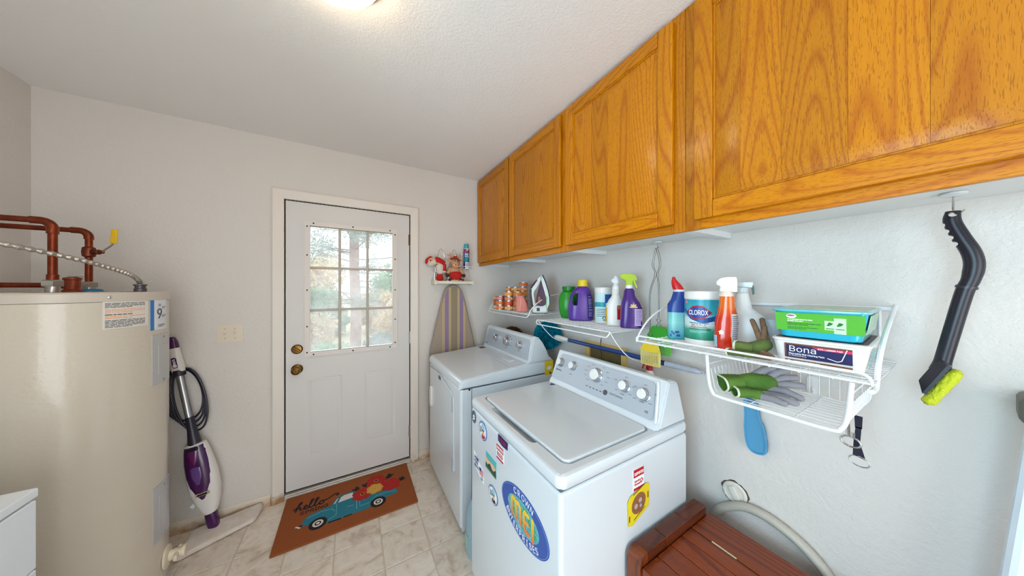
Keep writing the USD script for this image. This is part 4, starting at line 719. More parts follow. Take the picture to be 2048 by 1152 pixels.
lb = obj('back_label', patch(ps, .018, .165, -68, -28, .0008), NAVY, pj); obj('label_print', [patch(ps, z, z+.004, -64+2*(i % 2), -34-3*(i % 3), .0013, 8, 2) for i, z in enumerate([.028, .036, .044, .052, .082, .092, .102, .110, .118, .126, .134, .148])]+[patch(ps, .062, .074, a, a+5, .0013, 4, 2) for a in (-62, -52, -42)], M('print_lilac', (160, 140, 200), .5), lb, kind='stuff')
wc = bottle('wipes_canister', 'tall white and pale blue wipes canister on the middle shelf, beside the purple jug', 'canister', 1.290, 1.128, Z2)
wsx = [(0, 0, 0, .046, .046, 2), (.003, 0, 0, .048, .048, 2), (.176, 0, 0, .048, .048, 2), (.178, 0, 0, .047, .047, 2)]
obj('canister', loft(wsx), WPLAST, wc); obj('lid', lathe([(.048, .178), (.0495, .181), (.0495, .204), (.047, .208), (.03, .209)], 32), WPLAST, wc)
w_ = obj('label', patch(wsx, .012, .174, -165, -10, .0006, 30), M('label_aqua', (196, 228, 232), .4), wc)
obj('label_band', patch(wsx, .095, .122, -165, -72, .001, 16), M('label_teal', (46, 160, 176), .4), w_); obj('label_band', patch(wsx, .118, .168, -78, -12, .001, 16), M('label_blue2', (34, 84, 160), .4), w_)
obj('label_print', [patch(wsx, z, z+.003, -135, -60-9*(i % 3), .0013, 10, 2) for i, z in enumerate((.040, .05, .06, .07, .08))], GREYP, w_, kind='stuff')
obj('recycle_mark', [wrap(put(ext(Polygon([(-.006, -.002), (.003, -.002), (.003, -.004), (.007, 0), (.003, .004), (.003, .002), (-.004, .002)]), .0008), frame((.008*math.cos(a), .008*math.sin(a), 0), (-math.sin(a), math.cos(a), 0), (-math.cos(a), -math.sin(a), 0))), .0486, math.radians(8)).apply_translation((0, 0, .028)) for a in (.5, 2.6, 4.7)], BLACKP, w_, kind='stuff')
wb_ = bottle('spray_bottle', 'white spray bottle with a red and orange badge label on the middle shelf', 'spray bottle', 1.245, 1.010, Z2, 10)
s_ = [(0, 0, 0, .038, .030, 2.4), (.005, 0, 0, .044, .034, 2.5), (.06, 0, 0, .046, .035, 2.5), (.11, 0, 0, .044, .034, 2.4), (.14, .004, 0, .034, .028, 2.2), (.155, .006, 0, .024, .022, 2), (.165, .006, 0, .020, .019, 2), (.21, .006, 0, .019, .018, 2)]
obj('bottle', loft(s_), WPLAST, wb_); obj('neck_rings', xf(lathe([(.0185, .165)]+[(r, .168+.004*i) for i in range(8) for r in ((.0215,) if i % 2 else (.0195,))]+[(.018, .2)], 24), (.006, 0, 0)), WPLAST, wb_)
obj('yellow_tag', patch(s_, .02, .095, -182, -150, .001), M('tag_yellow', (230, 180, 40), .4), wb_)
l_ = obj('badge_label', patch(s_, .035, .105, -84, -30, .001), RED, wb_); obj('badge_edge', patch(s_, .090, .112, -82, -32, .0015), M('badge_brown', (176, 104, 60), .4), l_); obj('badge_white', patch(s_, .05, .082, -54, -32, .0015), WPRINT, l_)
nz = cat_m([lathe([(.016, .208), (.017, .216), (.012, .222), (.010, .236)], 20), xf(side([(-.006, .228), (.012, .228), (.014, .25), (.006, .268), (-.006, .270), (-.012, .256), (-.022, .250), (-.022, .240)], .018, 3), (0, 0, 0))]); obj('pump_nozzle', xf(nz, (.006, 0, 0)), M('pump_clear', (222, 226, 228), .2), wb_)
ps_ = bottle('spray_bottle', 'dark purple spray bottle with a lime green trigger head on the middle shelf', 'spray bottle', 1.245, .908, Z2, 8)
s_ = [(0, 0, 0, .050, .030, 3.2), (.005, 0, 0, .053, .033, 3.2), (.06, .002, 0, .053, .033, 3), (.10, .002, 0, .052, .033, 2.9), (.13, -.002, 0, .044, .031, 2.6), (.15, -.006, 0, .034, .028, 2.4), (.165, -.008, 0, .028, .024, 2.2), (.19, -.008, 0, .025, .021, 2.1), (.202, -.008, 0, .018, .018, 2)]
obj('bottle', loft(s_), M('bottle_violet', (70, 30, 122), .22), ps_)
l_ = obj('back_label', patch(s_, .014, .098, -84, -28, .0009), M('label_lilac', (196, 174, 216), .45), ps_); obj('label_print', [patch(s_, z, z+.0022, -80, -52+4*(i % 4), .0014, 8, 2) for i, z in enumerate(np.arange(.022, .092, .0062))], M('print_violet', (120, 90, 160), .5), l_, kind='stuff'); obj('barcode', [patch(s_, .018, .036, a, a+1.1, .0016, 3, 2) for a in np.arange(-46, -33, 2.2)], NAVY, l_, kind='stuff')
obj('flower_emblem', put(cat_m([ext(affinity.rotate(ell(.004, .011, 0, .008), 45*q, origin=(0, 0)), .0006+.0001*q) for q in range(-2, 3)]), frame((.008, -.0342, .108), (1, 0, .0), (0, .12, 1))), M('petal_yellow', (222, 196, 120), .4), ps_)
t_ = '/World/_'; 
LIME = M('trigger_lime', (170, 200, 24), .35)
hx = thing  # keep the trigger head on the bottle's neck, which stands 8 mm off its centre
def trig_at(t, dx, z, s, mat, flip, neck=WPLAST):
    b = blade([(-.034, .024), (-.030, .040), (-.016, .052), (.030, .054), (.040, .050), (.040, .036), (.018, .022), (.014, .0), (-.012, .0), (-.014, .020), (-.026, .020)], 4)
    P_ = lambda pg, d: ext(affinity.translate(affinity.scale(pg, s*flip, s, origin=(0, 0)), dx, 0), d, frame((0, d/2, z), (1, 0, 0), (0, 0, 1)))
    h = obj('trigger_head', cat_m([P_(b, .020*s), P_(b.buffer(-.003), .027*s)]), mat, t); lv = blade([(-.016, .020), (-.024, .022), (-.030, .006), (-.036, -.012), (-.030, -.014), (-.022, .004)], 4)
    obj('trigger_lever', P_(lv, .014*s), mat, h); obj('collar', xf(lathe([(.014*s, z-.020*s), (.0160*s, z-.018*s), (.0160*s, z-.002), (.013*s, z+.001)], 20), (dx, 0, 0)), neck, t)
trig_at(ps_, -.008, .220, 1.05, LIME, -1)
# nearest shelf
tb = bottle('toilet_cleaner', 'teal toilet cleaner bottle with a blue bent neck and a red cap', 'bottle', 1.190, .646, Z3, 4)
s_ = [(0, 0, 0, .032, .024, 3.2), (.004, 0, 0, .035, .027, 3.2), (.08, 0, 0, .035, .027, 3), (.12, 0, 0, .035, .027, 2.8), (.145, 0, 0, .034, .026, 2.6), (.165, .006, 0, .028, .023, 2.3), (.19, .010, 0, .024, .020, 2.1), (.2, .010, 0, .020, .018, 2)]
TC = usdkit.material(stage, '/World/Looks/teal_bottle', {'g': ('texture_coordinate', {}), 's': ('separate_xyz', {}), 'r': ('map_range', dict(from_min=.0, from_max=.14)), 'c': ('rgb_ramp', {'ramp': [(0, lin((36, 160, 176))), (.5, lin((140, 208, 206))), (1, lin((90, 190, 190)))]}), 'p': ('principled_bsdf', dict(roughness=.25))}, [('g.object', 's.vector'), ('s.z', 'r.value'), ('r.result', 'c.fac'), ('c.color', 'p.base_color')], surface='p.BSDF')
obj('bottle', loft(s_), TC, tb); obj('shrink_sleeve', loft([(.112, 0, 0, .0358, .0278, 2.8), (.145, 0, 0, .0350, .0270, 2.6), (.165, .006, 0, .029, .024, 2.3), (.19, .010, 0, .0255, .0215, 2.1), (.198, .010, 0, .0240, .021, 2)]), M('sleeve_blue', (30, 66, 150), .3), tb)
obj('neck', loft([(.196, .010, 0, .021, .019, 2), (.206, .008, 0, .020, .018, 2), (.210, .006, 0, .017, .016, 2)]), WPLAST, tb); obj('cap', loft([(.207, .006, 0, .0205, .018, 2.2), (.222, .000, 0, .019, .017, 2.2), (.24, -.008, 0, .013, .012, 2.1), (.250, -.011, 0, .008, .008, 2), (.258, -.012, 0, .006, .006, 2), (.261, -.012, 0, .003, .003, 2)]), M('cap_red', (206, 22, 28), .3), tb)
obj('side_label', patch(s_, .012, .105, -58, -8, .0008), M('label_deep_teal', (44, 120, 140), .4), tb); obj('label_print', [patch(s_, z, z+.002, -54, -14-6*(i % 3), .0013, 6, 2) for i, z in enumerate(np.arange(.02, .10, .007))], WPRINT, tb, kind='stuff'); obj('dots_print', [patch(s_, z, z+.009, a, a+9, .0012, 4, 3) for z, a in ((.012, -126), (.02, -108), (.012, -92), (.026, -118), (.026, -96))], M('dot_blue', (30, 70, 150), .4), tb, kind='stuff')
co = bottle('wipes_canister', 'large round disinfecting wipes canister with red and blue diamond logo', 'canister', 1.172, .540, Z3)
R_ = .0585; cs_ = [(0, 0, 0, R_-.002, R_-.002, 2), (.002, 0, 0, R_, R_, 2), (.17, 0, 0, R_, R_, 2), (.172, 0, 0, R_-.002, R_-.002, 2)]
obj('canister', loft(cs_), WPLAST, co); obj('lid', lathe([(R_, .1715), (R_+.0018, .174), (R_+.0018, .196), (R_-.001, .201), (.04, .202)], 40), WPLAST, co)
CLM = usdkit.material(stage, '/World/Looks/wipes_label', {'g': ('texture_coordinate', {}), 's': ('separate_xyz', {}), 'r': ('map_range', dict(from_min=.02, from_max=.172)), 'c': ('rgb_ramp', {'ramp': [(0, lin((28, 130, 104))), (.24, lin((60, 168, 140))), (.36, lin((214, 232, 232))), (.52, lin((214, 232, 236))), (.62, lin((70, 178, 190))), (1, lin((20, 148, 172)))]}), 'p': ('principled_bsdf', dict(roughness=.35))}, [('g.object', 's.vector'), ('s.z', 'r.value'), ('r.result', 'c.fac'), ('c.color', 'p.base_color')], surface='p.BSDF')
l_ = obj('label', patch(cs_, .020, .1695, -178, -2, .0006, 40), CLM, co)
def on_can(m, a=0.0, z=0.0, off=.0008): return wrap(m, R_+off, a).apply_translation((0, 0, z))
dia = Polygon([(-.052, 0), (-.020, .026), (.0, .029), (.020, .026), (.052, 0), (.020, -.026), (0, -.029), (-.020, -.026)])
def dice(pg, n=14):  # strips, so that flat print bends round the can
    x0, _, x1, _ = pg.bounds; xs = np.linspace(x0, x1, n+1); return cat_m([ext(pg.intersection(sbox(a, -1, b, 1)), .0006) for a, b in zip(xs, xs[1:]) if pg.intersection(sbox(a, -1, b, 1)).area > 1e-9])
SW = Polygon([(-.075, .006), (-.04, -.026), (0, -.040), (.04, -.030), (.08, .012), (.08, .026), (.04, -.012), (0, -.022), (-.04, -.012), (-.075, .016)])
obj('label_swoosh', on_can(dice(SW, 22), 0, .122, .0007), M('swoosh_blue', (24, 84, 156), .35), l_)
obj('logo_border', on_can(dice(affinity.scale(dia, .86, .92)), -.24, .122, .0011), RED, l_); obj('logo_field', on_can(dice(affinity.scale(dia, .77, .77)), -.24, .122, .0015), M('logo_blue', (34, 66, 150), .35), l_)
obj('logo_lettering', on_can(text('CLOROX', .0175, .0006, True, 0, -.0087, .064), -.24, .122, .0021), WPRINT, l_)
obj('label_lettering', on_can(cat_m([text('Disinfecting Wipes', .0056, .0004, True, 0, 0, .062)]), -.22, .080, .0009), M('letter_teal', (60, 120, 120), .5), l_); obj('claim_lettering', on_can(cat_m([text('Kills 99.9% of', .0050, .0004, True, 0, .0, .046), text('Viruses & Bacteria', .0050, .0004, True, 0, -.0072, .054)]), -.22, .0725, .0009), M('letter_red', (186, 70, 80), .5), l_)
obj('label_bar', on_can(dice(sbox(-.034, -.0016, .03, .0016).union(ell(.008, .004, .032, 0)), 10), -.22, .060, .0009), M('bar_green', (40, 130, 96), .4), l_); obj('pink_seal', on_can(dice(Point(0, 0).buffer(.006), 6), -1.0, .160, .0012), M('seal_pink', (220, 130, 170), .4), l_); obj('label_print', on_can(ext(affinity.translate(lines_block(.06, .010, 3, 5), -.03, 0), .0005), -.22, .045, .0008), M('print_pale', (170, 210, 200), .5), l_)
ob = bottle('spray_bottle', 'orange-red cleaner bottle with a white hooded trigger on the nearest shelf', 'spray bottle', 1.125, .444, Z3, 6)
s_ = [(0, 0, 0, .030, .024, 2.8), (.005, 0, 0, .033, .027, 2.8), (.05, -.002, 0, .032, .027, 2.6), (.095, 0, 0, .033, .027, 2.5), (.125, .002, 0, .028, .024, 2.3), (.15, .002, 0, .023, .020, 2.2), (.185, .002, 0, .021, .019, 2.1)]
OR = usdkit.material(stage, '/World/Looks/orange_liquid', {'g': ('texture_coordinate', {}), 's': ('separate_xyz', {}), 'r': ('map_range', dict(from_min=.11, from_max=.15)), 'c': ('rgb_ramp', {'ramp': [(0, lin((204, 46, 16))), (1, lin((226, 104, 16)))]}), 'p': ('principled_bsdf', dict(roughness=.15, coat_weight=.5))}, [('g.object', 's.vector'), ('s.z', 'r.value'), ('r.result', 'c.fac'), ('c.color', 'p.base_color')], surface='p.BSDF')
obj('bottle', loft(s_), OR, ob); obj('neck', lathe([(.021, .1845), (.021, .192), (.018, .197), (.017, .203)], 24), M('neck_clear', (232, 214, 200), .2), ob)
obj('back_label', patch(s_, .012, .125, -72, -16, .0008), M('label_silver', (206, 196, 190), .4), ob); obj('label_print', [patch(s_, z, z+.0028, -68, -34+4*(i % 3), .0013, 6, 2) for i, z in enumerate(np.arange(.020, .118, .0068))], M('print_slate', (92, 92, 112), .5), ob, kind='stuff')
obj('house_mark', put(ext(Polygon([(-.006, 0), (.006, 0), (.006, .008), (.009, .008), (0, .016), (-.009, .008), (-.006, .008)]), .0008), frame((-.016, -.0275, .055), (1, -.3, 0), (0, 0, 1))), WPRINT, ob); obj('front_label', patch(s_, .008, .050, -178, -138, .0009), M('label_sky', (170, 196, 220), .4), ob)
hood = side([(-.036, .040), (-.026, .054), (-.006, .062), (.024, .062), (.036, .056), (.037, .0), (.034, -.002), (-.020, -.002), (-.022, .022), (-.034, .030)], .034, 3); obj('trigger_hood', xf(hood, (.0, 0, .202), s=.78), WPLAST, ob)
wj = bottle('spray_bottle', 'large white spray bottle with a clear head behind the upright glove', 'spray bottle', 1.245, .426, Z3, -4)
s_ = [(0, 0, 0, .056, .036, 3), (.006, 0, 0, .060, .039, 3), (.07, 0, 0, .061, .040, 2.8), (.105, .0, 0, .058, .038, 2.5), (.12, -.004, 0, .040, .030, 2.3), (.14, -.012, 0, .026, .023, 2.1), (.17, -.014, 0, .022, .020, 2), (.195, -.014, 0, .017, .016, 2)]
obj('bottle', loft(s_), WPLAST, wj); obj('spray_head', cat_m([xf(lathe([(.017, .194), (.019, .198), (.019, .214), (.014, .217)], 20), (-.014, 0, 0)), xf(side([(-.026, .0), (.030, .0), (.032, .018), (-.024, .018), (-.030, .010)], .026, 0), (-.016, 0, .216))]), M('head_clear', (206, 214, 216), .12), wj); obj('trigger_lever', xf(side([(.0, 0), (.008, 0), (.010, -.03), (.004, -.034)], .013, 0), (.010, 0, .222)), M('trigger_dark_green', (40, 70, 52), .4), wj)
obj('back_print', [patch(s_, z, z+.002, -60, -24-4*(i % 3), .0008, 6, 2) for i, z in enumerate(np.arange(.060, .105, .006))], GREYP, wj, kind='stuff')
cu = bottle('plastic_cup', 'frosted clear plastic tumbler between the glove and the stacked boxes', 'cup', 1.200, .343, Z3)
obj('cup', loft([(0, 0, 0, .021, .021, 2.6), (.003, 0, 0, .023, .023, 2.6), (.098, 0, 0, .027, .027, 2.6), (.108, 0, 0, .0285, .0285, 2.6), (.111, 0, 0, .0285, .0285, 2.6), (.110, 0, 0, .0255, .0255, 2.6), (.01, 0, 0, .020, .020, 2.6)]), M('frosted', (206, 216, 222), .35, transmission_weight=.35), cu)
def tub(t, w, d, h, mat, flare=.010, r=.018):
    P = [];
    for z, o in ((0, -.006), (.004, 0), (h, flare)): 
        for px, py in rrect(w+2*o-2*flare, d+2*o-2*flare, r).exterior.coords: P.append((px, py, z))
    return obj('tub', hull(P), mat, t)
bo = thing('wipes_box', 'white plastic tub of floor pads with a brown and navy label, lower of two', 'box', (1.185, .222, Z3+.0035), -87)
tub(bo, .172, .270, .068, WPLAST)
def rim(t, w, d, z0, z1, mat, r=.02): return obj('lid', hull([(px, py, z) for z, o in ((z0, -.002), (z0+.002, 0), (z1-.002, 0), (z1, -.003)) for px, py in rrect(w+2*o, d+2*o, r).exterior.coords]), mat, t)
ld = rim(bo, .177, .276, .067, .075, WPLAST); obj('lid_print', ext(rrect(.165, .25, .012), .0012, FF((0, 0, .0745))), M('lid_brown', (104, 56, 44), .4), ld)
FT = math.atan2(.010, .068); BF = frame((0, -.1255, .0), (1, 0, 0), (0, -math.sin(FT), math.cos(FT)))
BF = frame((0, -.1258, .0), (1, 0, 0), (0, -math.sin(FT), math.cos(FT)))
def bp(name, pg, mat, lift, par): return obj(name, ext(pg, .0006, BF, lift) if not isinstance(pg, trimesh.Trimesh) else put(pg.apply_translation((0, 0, lift)), BF), mat, par)
b1 = obj('front_label', ext(sbox(-.060, .022, .060, .062), .0012, BF), M('label_wood', (112, 66, 44), .45), bo); bp('label_field', sbox(-.056, .0235, .060, .058), M('label_indigo', (24, 26, 84), .4), .0012, b1)
bp('label_lettering', text('Bona', .0160, .0006, False, None, 0, .050).apply_translation((-.052, .040, 0)), WPRINT, .0018, b1); bp('sub_lettering', cat_m([text('Disposable Wet Cleaning Pads', .0044, .0005, True, None, 0, .066).apply_translation((-.052, .032, 0)), text('for Hardwood Floors', .0034, .0005, False, None, 0, .034).apply_translation((-.052, .027, 0))]), WPRINT, .0018, b1)
bp('pink_flag', Polygon([(-.008, .058), (.060, .058), (.060, .0515), (.004, .0515)]), M('label_pink', (214, 40, 90), .4), .0018, b1); bp('flag_lettering', text('50% LARGER PAD', .0038, .0005, True, 0, 0, .042).apply_translation((.024, .053, 0)), WPRINT, .0024, b1)
bp('mop_drawing', LineString([(.052, .060), (.043, .031), (.036, .0275), (.020, .033)]).buffer(.0009), WPRINT, .0024, b1)
b2 = obj('lower_label', ext(sbox(-.060, .006, .060, .0165), .0012, BF), _mats['label_wood'], bo); bp('lower_print', unary_union([Point(-.052, .0112).buffer(.004), affinity.translate(lines_block(.05, .008, 2, 3, .4), -.042, .0075)]), WPRINT, .0012, b2); bp('dark_tag', sbox(.038, .008, .056, .0115), BLACKP, .0012, b2)
obj('side_print', ext(affinity.translate(lines_block(.10, .05, 6, 12, .5), -.09, .01), .0005, frame((.0775, 0, 0), (0, 1, 0), (math.sin(FT), 0, math.cos(FT))), .001), M('print_aqua', (120, 186, 196), .5), bo)
gb = thing('wipes_box', 'green tub of cleaning cloths with a turquoise base on top of the white tub', 'box', (1.185, .222, Z3+.0035+.0755), -87)
tub(gb, .166, .262, .074, M('tub_turquoise', (24, 176, 206), .18, coat_weight=.5)); ld = rim(gb, .177, .278, .0735, .081, M('lid_clear_blue', (96, 190, 204), .12, coat_weight=.5)); obj('lid_sheet', ext(rrect(.160, .25, .012), .001, FF((0, 0, .0806))), M('lid_sheet', (176, 190, 160), .3), ld); obj('lid_yellow', ext(rrect(.07, .012, .003, .03, -.118), .001, FF((0, 0, .0812))), M('lid_yellow', (224, 196, 70), .4), ld)
GF = frame((0, -.1212, 0), (1, 0, 0), (0, -math.sin(FT), math.cos(FT)))
g1 = obj('front_sleeve', ext(Polygon([(-.078, .021), (.078, .021), (.080, .071), (-.080, .071)]), .0014, GF), M('sleeve_green', (84, 178, 52), .22, coat_weight=.4), gb)
def gp(name, pg, mat, par=g1): return obj(name, ext(pg, .0006, GF, .0014) if not isinstance(pg, trimesh.Trimesh) else put(pg.apply_translation((0, 0, .0014)), GF), mat, par)
gp('oval_emblem', ell(.010, .0062, -.047, .062), WPRINT); gp('sleeve_lettering', affinity.translate(lines_block(.05, .009, 2, 31, .55), -.055, .046), WPRINT); gp('sleeve_print', unary_union([affinity.translate(lines_block(.066, .008, 2, 33, .5), -.055, .036), affinity.translate(lines_block(.06, .008, 2, 34, .45), -.055, .025)]), M('print_forest', (40, 110, 40), .5))
gp('pictogram_panel', unary_union([sbox(.014, .030, .050, .054), sbox(.030, .0215, .050, .062)]), M('panel_pale', (196, 226, 190), .45)); ob_ = put(cat_m([ext(unary_union([affinity.rotate(ell(.006, .0026, cx_, .045), 35), Point(cx_, .0475).buffer(.003), sbox(cx_-.007, .033, cx_+.007, .0345)]), .0006) for cx_ in (.023, .040)]).apply_translation((0, 0, .0021)), GF); obj('pictograms', ob_, _mats['print_forest'], g1, kind='stuff'); gp('emblem_red', ell(.0075, .003, -.0475, .0635), M('emblem_red', (176, 60, 50), .4))
obj('side_sleeve', ext(sbox(-.10, .022, .10, .070), .0012, frame((.0748, 0, 0), (0, 1, 0), (math.sin(FT), 0, math.cos(FT)))), M('sleeve_side', (120, 186, 130), .2, coat_weight=.4), gb)

# ------------------------------------------------------------------ gloves
GG = M('glove_green', (104, 138, 52), .9, var=(22, .7, (60, 104, 34)), bump=(240, .001)); GGR = M('glove_grey', (146, 144, 150), .75, bump=(200, .001)); GO = M('glove_olive', (112, 128, 62), .9, var=(30, .7, (74, 92, 46)), bump=(240, .001)); GB = M('glove_tan', (150, 120, 92), .85, var=(34, .8, (88, 62, 46)))
TRIMW = M('glove_trim', (222, 226, 204), .8)
def V3(*a): return np.array(a, float)
def glove(name, label, palm, fingers, cuff, mback, mfing, loc, rotz=0, grp=None, trim_r=.0030):
    """palm: bones (p, r); fingers: lists of joints; cuff: (centre, axis, up, half width, half height, length)"""
    t = thing(name, label, 'glove', loc, rotz, group=grp)
    obj('palm', flesh([(palm[i], palm[i+1]) for i in range(len(palm)-1)], .006), mback, t)
    for f in fingers: obj('finger', flesh([(f[i], f[i+1]) for i in range(len(f)-1)], .004, 4), mfing, t)
    c, a, up, w, h, l = cuff; a = a/np.linalg.norm(a); s = np.cross(a, up); s /= np.linalg.norm(s); up = np.cross(s, a); q = np.linspace(0, 2*np.pi, 32, endpoint=False)
    rings = []
    for k, (d, e) in enumerate(((0, 1.0), (l*.5, .92), (l, .8), (l, .72), (l*.5, .82), (0, .93))): rings.append(c+a*d+np.outer(np.cos(q)*w*e, s)+np.outer(np.sin(q)*h*e*(1+.12*np.sin(3*q)), up))
    V = np.vstack(rings); F = []; n = 32
    for i in range(6):
        j = (i+1) % 6
        for k in range(n): m_ = (k+1) % n; F += [(i*n+k, j*n+k, j*n+m_), (i*n+k, j*n+m_, i*n+m_)]
    cm = trimesh.Trimesh(V, F, process=False); cf = obj('cuff', cm, mback, t); obj('cuff_trim', tube(rings[0]*.5+rings[5]*.5, trim_r, 6, closed=True), TRIMW, cf); return t
def fg(a, b, r, bend=0.0, n=3, up=V3(0, 0, 1)):
    a, b = np.array(a, float), np.array(b, float); return [(a+(b-a)*t+up*bend*math.sin(math.pi*t), r*(1-.18*t)) for t in np.linspace(0, 1, n)]
zb = 1.113
glove('work_glove', 'green and grey work glove lying in the wire basket, upper one of the pair', [((1.120, .408, zb+.036), .024), ((1.150, .375, zb+.042), .029), ((1.175, .350, zb+.040), .027)],
      [fg((1.185, .355, zb+.050), (1.230, .318, zb+.082), .0125, .008), fg((1.185, .345, zb+.044), (1.245, .300, zb+.060), .0125, .006), fg((1.180, .338, zb+.036), (1.235, .285, zb+.040), .0125, .004), fg((1.165, .340, zb+.026), (1.165, .270, zb+.020), .0120, .008), fg((1.16, .38, zb+.058), (1.205, .345, zb+.088), .0125, .006)],
      (V3(1.078, .438, zb+.032), V3(.5, -.42, .10), V3(0, 0, 1), .038, .027, .055), GG, GGR, (0, 0, 0))
glove('work_glove', 'green and grey work glove lying in the wire basket, lower one of the pair', [((1.088, .372, zb+.016), .015), ((1.108, .350, zb+.016), .0155)],
      [fg((1.118, .345, zb+.0135), (1.160, .300, zb+.0135), .0115, .003), fg((1.112, .340, zb+.0135), (1.128, .272, zb+.0130), .0115, .004), fg((1.105, .340, zb+.0135), (1.095, .288, zb+.0120), .0110, .003)],
      (V3(1.066, .398, zb+.019), V3(.5, -.5, .0), V3(0, 0, 1), .028, .017, .045), GG, GGR, (0, 0, 0))
zs = Z3+.003
glove('garden_glove', 'olive green garden glove with two brown fingers sticking up, on the nearest shelf', [((1.090, .372, zs+.022), .017), ((1.085, .345, zs+.030), .021), ((1.09, .330, zs+.040), .019)],
      [fg((1.095, .340, zs+.045), (1.125, .372, zs+.108), .0085, .003), fg((1.10, .328, zs+.05), (1.14, .352, zs+.112), .0085), fg((1.09, .332, zs+.046), (1.115, .338, zs+.09), .0085), fg((1.08, .335, zs+.02), (1.06, .305, zs+.012), .009)],
      (V3(1.078, .398, zs+.024), V3(.03, -.45, .02), V3(0, 0, 1), .022, .020, .045), GO, GB, (0, 0, 0))
glove('garden_glove', 'olive garden glove lying flat under the upright one, on the nearest shelf', [((1.045, .375, zs+.010), .0095), ((1.050, .34, zs+.010), .0095)],
      [fg((1.05, .335, zs+.010), (1.07, .308, zs+.010), .008), fg((1.045, .34, zs+.010), (1.045, .306, zs+.010), .008)],
      (V3(1.035, .405, zs+.012), V3(.05, -.5, 0), V3(0, 0, 1), .016, .010, .04), GO, GB, (0, 0, 0))
# ------------------------------------------------------------------ hanging from the cabinets and the wall
def hook(x, y, z, lab, d=0.0, cat='hook'):
    t = thing('ceiling_hook', lab, cat, (x, y, z)); obj('base', lathe([(.018, 0), (.020, -.002), (.020, -.006), (.012, -.009)][::-1], 20), M('hook_clear', (214, 218, 220), .15), t)
    obj('hook', tube(spline([(0, 0, -.008), (0, 0, -.020-d), (0, -.006, -.031-d), (0, -.014, -.022-d)], 6), .0018, 8), CHROME, t); return t
CB = CZ0+.024
hook(1.300, .800, CB-.0005, 'clear round hook under the cabinet, holding the two fly swatters'); hook(1.250, .030, CB-.0005, 'small metal hook under the nearest cabinet, holding the black scrub brush', .022)
SWG = M('swatter_green', (90, 190, 60), .4); SWY = M('swatter_yellow', (226, 208, 120), .45); WIRD = M('dark_wire', (104, 98, 92), .4, .8)
def swatter(lab, x, y, dy, zt, zh0, zh1, w, mat, xo):
    t = thing('fly_swatter', lab, 'fly swatter', (0, 0, 0)); y2 = y+dy
    for s in (-1, 1): obj('wire_handle', tube(spline([(x, y+s*.001, zt), (x, y+s*.014, zt-.05), (x, y+s*.018, zt-.09), (x, y+s*.005, zt-.13), (x+xo, y+dy*.5+s*.003, (zt+zh0)/2), (x+xo, y2+s*.003, zh0+.05), (x+xo, y2+s*.012, zh0+.035), (x+xo, y2+s*.003, zh0+.02), (x+xo, y2+s*.020, zh0-.004)], 6), .0011, 6), WIRD, t)
    hh = zh0-zh1; out = Polygon(spline([(-w*.28, 0), (w*.28, 0), (w*.42, -hh*.22), (w*.5, -hh*.45), (w*.49, -hh*.92), (w*.42, -hh), (-w*.42, -hh), (-w*.49, -hh*.92), (-w*.5, -hh*.45), (-w*.42, -hh*.22), (-w*.28, 0)], 3)).buffer(0)
    holes = unary_union([sbox(a, b, a+.0034, b+.0034) for a in np.arange(-w*.45, w*.42, .0054) for b in np.arange(-hh*.95, -hh*.42, .0054)]).intersection(out.buffer(-.004))
    obj('head', ext(out.difference(holes), .0018, FR((x+xo, y2, zh0))), mat, t); obj('head_rim', tube(put(trimesh.Trimesh(np.column_stack([np.array(out.exterior.coords)[:-1], np.zeros(len(out.exterior.coords)-1)]), np.zeros((0, 3), int), process=False), FR((x+xo, y2, zh0))).vertices, .0022, 6, closed=True), mat, t)
    obj('head_top', ext(blade([(-w*.26, .002), (w*.26, .002), (w*.40, -hh*.22), (w*.46, -hh*.40), (-w*.46, -hh*.40), (-w*.40, -hh*.22)], 3), .0045, FR((x+xo, y2, zh0))), M(mat.GetPath().name+'_solid', (60, 170, 50) if mat is SWG else (232, 200, 50), .4), t)
swatter('green fly swatter with a wire handle hanging between the two nearer shelves', 1.300, .800, .0, CB-.030, 1.272, 1.140, .118, SWG, .012)
swatter('yellow fly swatter hanging in front of the green one', 1.296, .806, -.004, CB-.032, 1.205, 1.092, .098, SWY, -.050)
# duster on a pole
du = thing('duster', 'teal pom-pom duster on a blue pole, resting in the wire arms below the middle shelf', 'duster', (0, 0, 0))
rs = np.random.RandomState(11); c_ = np.array((1.268, 1.632, 1.112)); DT = foliage('duster_fibre', (26, 150, 176), (80, 196, 214))
obj('pom_pom', sph(.082, c_), M('duster_core', (24, 124, 156), .9), du, kind='stuff'); n = 5200; d = rs.normal(size=(n, 3)); d /= np.linalg.norm(d, axis=1, keepdims=True)
q = np.cross(d, rs.normal(size=(n, 3))); q /= np.linalg.norm(q, axis=1, keepdims=True); p0 = c_+d*.072; tip = c_+d*rs.uniform(.094, .108, (n, 1))+q*.010; sd = np.cross(d, q)*.0035
V = np.stack([p0-sd, p0+sd, tip+sd*.7, tip-sd*.7], 1).reshape(-1, 3); k = np.arange(n)*4; obj('fibres', trimesh.Trimesh(V, np.vstack([np.stack([k, k+1, k+2], 1), np.stack([k, k+2, k+3], 1)]), process=False), DT, du, kind='stuff', smooth=False)
e0, e1 = np.array((1.270, 1.56, 1.112)), np.array((1.296, .60, 1.1035)); L = lambda t: e0+(e1-e0)*t
obj('ferrule', tube([L(.0), L(.04), L(.10), L(.15), L(.16)], [.012, .0185, .0165, .0115, .0125], 16), WPLAST, du); obj('pole', tube([L(.155), L(.86)], .0122, 18), M('pole_blue', (26, 62, 128), .25, coat_weight=.4), du)
